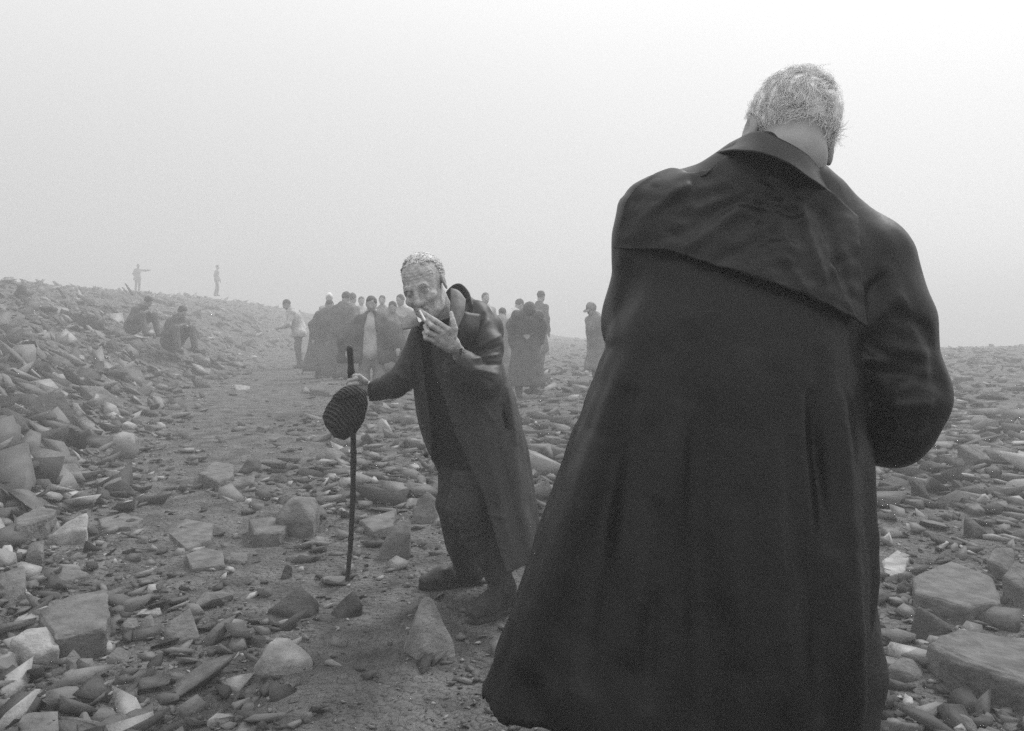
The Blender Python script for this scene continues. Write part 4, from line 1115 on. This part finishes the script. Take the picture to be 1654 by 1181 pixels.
# ================================================================== the people in the haze
def human(px, Y, label, H=1.72, yaw=0, lean=0, bow=10, coat='cl_dark', coat_len=.55, leg='cl_dark', hair='hair_dark', seated=False, arms=None, z=None, open_shirt=None, cape=None, hat=None, wide=1.0, stride=.0, bag=False, group='people gathered in the haze', hood=False, sidelean=0):
    X0 = (px - HX) / F * Y
    z0 = float(terrain(X0, Y)) if z is None else z
    base = np.array([X0, Y, z0])
    k = H / 1.75
    J = dict(pel=(0, 0, .95), chest=(0, 0, 1.27), neck=(0, .0, 1.47), head=(0, -.015, 1.62),
             sL=(-.17, 0, 1.375), sR=(.17, 0, 1.375), eL=(-.245, .03, 1.13), eR=(.245, .03, 1.13), wL=(-.22, -.10, .89), wR=(.22, -.10, .89),
             hL=(-.09, 0, .92), hR=(.09, 0, .92), kL=(-.11, -.03 - stride, .50), kR=(.11, -.03 + stride, .50), aL=(-.11, .03 - stride * 1.2, .09), aR=(.11, .03 + stride * 1.6, .09))
    J = {a: np.array(b, float) for a, b in J.items()}
    if seated:
        dz = np.array([0, 0, -.74])
        for a in ('pel', 'chest', 'neck', 'head', 'sL', 'sR', 'eL', 'eR', 'wL', 'wR', 'hL', 'hR'): J[a] = J[a] + dz
        J['kL'], J['kR'] = np.array([-.17, -.40, .46]), np.array([.17, -.42, .44])
        J['aL'], J['aR'] = np.array([-.17, -.50, .08]), np.array([.17, -.52, .06])
        J['eL'], J['eR'] = J['eL'] + [0, -.10, 0.04], J['eR'] + [0, -.10, 0.04]
        J['wL'], J['wR'] = np.array([-.10, -.36, .48]), np.array([.10, -.36, .46])
    if arms:
        for a, b in arms.items(): J[a] = np.array(b, float)
    Rl = rot('Y', sidelean) @ rot('X', lean); pv = J['pel'].copy()
    for a in ('chest', 'neck', 'head', 'sL', 'sR', 'eL', 'eR') + (() if seated else ('wL', 'wR')):
        J[a] = pv + Rl @ (J[a] - pv)
    Rh = Rl @ rot('X', bow)
    J['head'] = J['neck'] + Rh @ np.array([0, -.02, .15])
    Rz = rot('Z', yaw)
    w = lambda p: Rz @ (np.asarray(p) * k)
    Jw = {a: w(b) for a, b in J.items()}
    HR = Rz @ Rh
    hp = Jw['head']
    fs = [ell(hp, np.array([.074, .092, .112]) * k, HR), ell(hp + HR @ np.array([0, -.03, -.05]) * k, np.array([.056, .062, .075]) * k, HR),
          cap(hp + HR @ np.array([0, -.09, .0]) * k, hp + HR @ np.array([0, -.108, -.03]) * k, .012, .015),
          cap(hp + HR @ np.array([0, .02, -.06]) * k, Jw['neck'], .052, .06), cap(Jw['neck'], Jw['chest'], .06, .11), cap(Jw['chest'], Jw['pel'], .11, .10)]
    for s_ in 'LR':
        e_ = hp + HR @ np.array([-.076 if s_ == 'L' else .076, .01, -.005]) * k
        fs.append(ell(e_, (.012, .018, .03), HR))
        fs += chain([Jw['s' + s_], Jw['e' + s_], Jw['w' + s_]], [.045, .036, .026])
        ad_ = (Jw['w' + s_] - Jw['e' + s_]); ad_ /= np.linalg.norm(ad_)
        fs += [cap(Jw['w' + s_], Jw['w' + s_] + ad_ * .09, .028, .034), cap(Jw['w' + s_] + ad_ * .09, Jw['w' + s_] + ad_ * .16, .026, .014)]
        fs += chain([Jw['h' + s_], Jw['k' + s_], Jw['a' + s_]], [.075, .05, .038])
    A = np.array(list(Jw.values()))
    lo, hi = A.min(0) - .28 * k, A.max(0) + .28 * k
    vs = .018 if Y < 30 else .026
    v, f = surfnet(U(fs, .02), lo, hi, vs)
    o = mk('person', v + base, f, M['skin_pale'], base=base, label=label, cat='person', group=group)
    # upper garment
    sw_ = wide
    cs = [cap(Jw['neck'] * .75 + Jw['chest'] * .25, Jw['chest'], .10 * sw_, .15 * sw_), cap(Jw['chest'], Jw['pel'], .15 * sw_, .155 * sw_),
          cap(Jw['sL'], Jw['sR'], .058)]
    for s_ in 'LR':
        cs += chain([Jw['s' + s_], Jw['e' + s_], Jw['w' + s_]], [.068, .064, .052])
    if seated:
        for s_ in 'LR': cs.append(cap(Jw['pel'], Jw['h' + s_] * .7 + Jw['k' + s_] * .3, .15, .12))
    else:
        low = Jw['pel'] - np.array([0, 0, max(0.02, coat_len - .15)]) * k
        for s_, q_ in (('L', -1), ('R', 1)):
            cs.append(cap(Jw['pel'] + Rz @ np.array([q_ * .05, 0, 0]), low + Rz @ np.array([q_ * .10 * sw_, 0, 0]), .14, (.13 + .06 * coat_len) * sw_))
    if cape:
        for q_ in (-1, 1):
            cs.append(cap(Jw['neck'] - [0, 0, .06], w([q_ * .36, .02, 1.05]), .07, .15)); cs.append(cap(w([q_ * .30, .05, 1.15]), w([q_ * .42, .02, .78]), .16, .10))
    cu = U(cs, .06)
    zc = (low[2] - .08) if not seated else -1
    sd_ = int(px)
    fn = lambda X, Y_, Z: smax(cu(X, Y_, Z) - .012 * vnoise(X * 9 + sd_, Y_ * 9, Z * 5, 5) - .006 * vnoise(X * 22, Y_ * 22, Z * 12, 6), zc - Z, .01)
    if open_shirt:
        cut_ = loft([(.55 * k, 0, -.22, .13, .20), (.95 * k, 0, -.22, .11, .20), (1.30 * k, 0, -.2, .075, .20), (1.50 * k, 0, -.2, .04, .2)], 3) if cape else U([cap((0, -.28, 1.22 * k), (0, -.30, 1.42 * k), .02, .06)], .02)
        fn0 = fn
        fn = lambda X, Y_, Z: smax(fn0(X, Y_, Z), -cut_(X, Y_, Z), .01)
        s2 = U([cap(Jw['neck'], Jw['chest'], .085, .145), cap(Jw['chest'], Jw['pel'] - [0, 0, .05], .145, .15)], .04)
        v, f = surfnet(lambda X, Y_, Z: s2(X, Y_, Z) - .006 * vnoise(X * 18, Y_ * 18, Z * 9, 7), lo, hi, vs)
        mk('shirt', v + base, f, M[open_shirt], o, base)
    v, f = surfnet(fn, lo - .1, hi + .1, vs)
    mk('coat', v + base, f, M[coat], o, base)
    # legs
    ls = []
    for s_ in 'LR': ls += chain([Jw['h' + s_], Jw['k' + s_], Jw['a' + s_]], [.095, .075, .06])
    lu = U(ls, .04)
    v, f = surfnet(lambda X, Y_, Z: lu(X, Y_, Z) - .008 * vnoise(X * 12, Y_ * 12, Z * 10, 8), lo, hi, vs)
    mk('trousers', v + base, f, M[leg], o, base)
    for s_ in 'LR':
        an = Jw['a' + s_]; fw = Rz @ np.array([0, -1, 0])
        bs_ = U([cap(an - [0, 0, .03], an + fw * .14 - [0, 0, .05], .048, .036), cap(an, an - [0, 0, .04], .05)], .02)
        v, f = surfnet(bs_, an - .2, an + .2, .016)
        mk('shoe', v + base, f, M['hair_dark'], o, base)
    # hair, cap or hood
    hr = ell(hp + HR @ np.array([0, .02, .03]) * k, np.array([.083, .096, .098]) * k * (1.12 if hat else 1), HR)
    pl = hp + HR @ np.array([0, -.05, .02]) * k; nn = HR @ np.array([0, .75, .66])
    fh = lambda X, Y_, Z: smax(hr(X, Y_, Z) - .006 * vnoise(X * 30, Y_ * 30, Z * 30, 4), -((X - pl[0]) * nn[0] + (Y_ - pl[1]) * nn[1] + (Z - pl[2]) * nn[2]), .01)
    v, f = surfnet(fh, hp - .2, hp + .2, .014)
    if hat:
        bq = ell(hp + HR @ np.array([0, -.10, .045]) * k, np.array([.07, .07, .012]), HR)
        v2_, f2_ = surfnet(bq, hp - .25, hp + .25, .008)
        v, f = join([(v, f), (v2_, f2_)])
    mk('hat' if hat else 'hair', v + base, f, M[hat or hair], o, base)
    return o, Jw, base, w

GA = 'people gathered in the haze'
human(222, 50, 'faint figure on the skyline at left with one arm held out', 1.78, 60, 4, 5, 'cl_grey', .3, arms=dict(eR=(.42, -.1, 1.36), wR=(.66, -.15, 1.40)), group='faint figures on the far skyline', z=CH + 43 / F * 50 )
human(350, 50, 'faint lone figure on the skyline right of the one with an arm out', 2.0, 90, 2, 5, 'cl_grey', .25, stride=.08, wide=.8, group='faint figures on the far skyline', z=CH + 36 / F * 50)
human(214, 17.5, 'dark clothed person sitting on the scree, left of the seated pair', 1.80, 72, 34, 12, 'cl_dark', seated=True, group='people sitting on the scree', z=.86, wide=1.15)
human(277, 16.5, 'broad dark clothed person sitting on the scree, right of the seated pair', 1.85, 55, 30, 6, 'cl_dark', seated=True, group='people sitting on the scree', z=.56, wide=1.45)
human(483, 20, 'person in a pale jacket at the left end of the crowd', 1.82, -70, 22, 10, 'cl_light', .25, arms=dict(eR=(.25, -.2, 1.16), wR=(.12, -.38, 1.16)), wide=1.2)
human(516, 17, 'stooped person in a long dark coat carrying a stick near the crowd\'s left end', 1.74, 50, 20, 6, 'cl_dark', .85, wide=1.35, stride=.1, sidelean=6)
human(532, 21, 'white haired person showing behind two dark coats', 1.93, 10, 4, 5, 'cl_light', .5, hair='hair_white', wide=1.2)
human(550, 16, 'tall person in a heavy dark coat left of the man in the open coat', 1.80, 165, 8, 14, 'cl_dark', .95, wide=1.35, sidelean=-4)
human(566, 19, 'bare headed person in grey behind the heavy dark coat', 1.88, 150, 4, 4, 'cl_grey', .6, wide=1.2)
human(583, 23, 'distant pale clothed person over the shoulder of the man in the open coat', 1.90, 20, 4, 4, 'cl_light', .5, wide=1.2)
human(600, 10.8, 'man in a wide open dark coat over a pale shirt behind the walking stick', 1.56, 6, -3, 18, 'cl_dark', .30, open_shirt='cl_light', leg='cl_grey', cape=True, wide=1.1, arms=dict(eL=(-.40, .02, 1.16), eR=(.40, 0, 1.2), wL=(-.36, -.08, .92), wR=(.40, -.1, .98)))
human(618, 21, 'far off person just right of the open coated man\'s head', 1.86, 0, 4, 4, 'cl_grey', .5, wide=1.2)
human(634, 14, 'dark haired person between the open coat and the old man', 1.58, 10, 8, 14, 'cl_grey', .6, wide=1.2)
human(654, 17, 'person in light grey half hidden by the old man\'s chin', 1.78, -30, 10, 8, 'cl_light', .5, wide=1.2)
human(783, 18, 'light clothed person whose head shows above the old man\'s shoulder', 1.84, 20, 2, 5, 'cl_light', .5, wide=1.2)
human(806, 14.5, 'grey coated person standing close behind the old man\'s back', 1.50, 160, 14, 14, 'cl_grey', .85, wide=1.3)
human(820, 17, 'person with bright white collar in the middle of the right group', 1.78, 120, 22, 10, 'cl_white', .15, wide=1.1)
human(850, 12.5, 'person bending forward in a long dark coat with the cap pointing at the camera', 1.80, 4, 44, 40, 'cl_dark', .85, hat='cl_dark', open_shirt='cl_white', wide=1.1)
human(868, 18, 'slim dark figure standing at the right end of the group', 1.88, 140, 8, 8, 'cl_dark', .6, wide=1.05)
human(970, 13.5, 'grey coated person half hidden by the sleeve of the black coat', 1.56, -50, 18, 14, 'cl_grey', .6, hat='cl_grey', wide=1.2)
# the stick carried at the left end of the crowd
s0 = P(503, 545, 18.2); s1 = ground_at(492, 572); s1 = np.array([s1[0], 18.2, float(terrain(P(488, 572, 18.2)[0], 18.2))])
s1[0] = P(488, 572, 18.2)[0]
v, f = surfnet(cap(s0, s1, .018), np.minimum(s0, s1) - .05, np.maximum(s0, s1) + .05, .012)
mk('walking_stick', v, f, M['wood'], base=s1, label='thin stick carried by the stooped person at the crowd\'s left end', cat='walking stick')

# ------------------------------------------------------------------ haze
hz = bpy.data.meshes.new('haze')
bm = bmesh.new(); bmesh.ops.create_cube(bm, size=1.0)
zt, zb = 6.2, float(GZ.min()) - 1.0
for v_ in bm.verts:
    v_.co = ((v_.co.x) * 420, v_.co.y * 2 * 190 + 0, zb if v_.co.z < 0 else zt)
bm.to_mesh(hz); bm.free()
ho_ = bpy.data.objects.new('haze', hz); COL.objects.link(ho_)
tag(ho_, 'thin even mist lying over the hillside', 'haze', kind='stuff')
hm_ = bpy.data.materials.new('haze'); hm_.use_nodes = True
t = hm_.node_tree; t.nodes.clear()
out = t.nodes.new('ShaderNodeOutputMaterial'); pv_ = t.nodes.new('ShaderNodeVolumePrincipled')
pv_.inputs['Color'].default_value = (.74, .74, .74, 1)
pv_.inputs['Density'].default_value = 0.0205
pv_.inputs['Anisotropy'].default_value = 0.2
t.links.new(pv_.outputs[0], out.inputs['Volume'])
hz.materials.append(hm_)
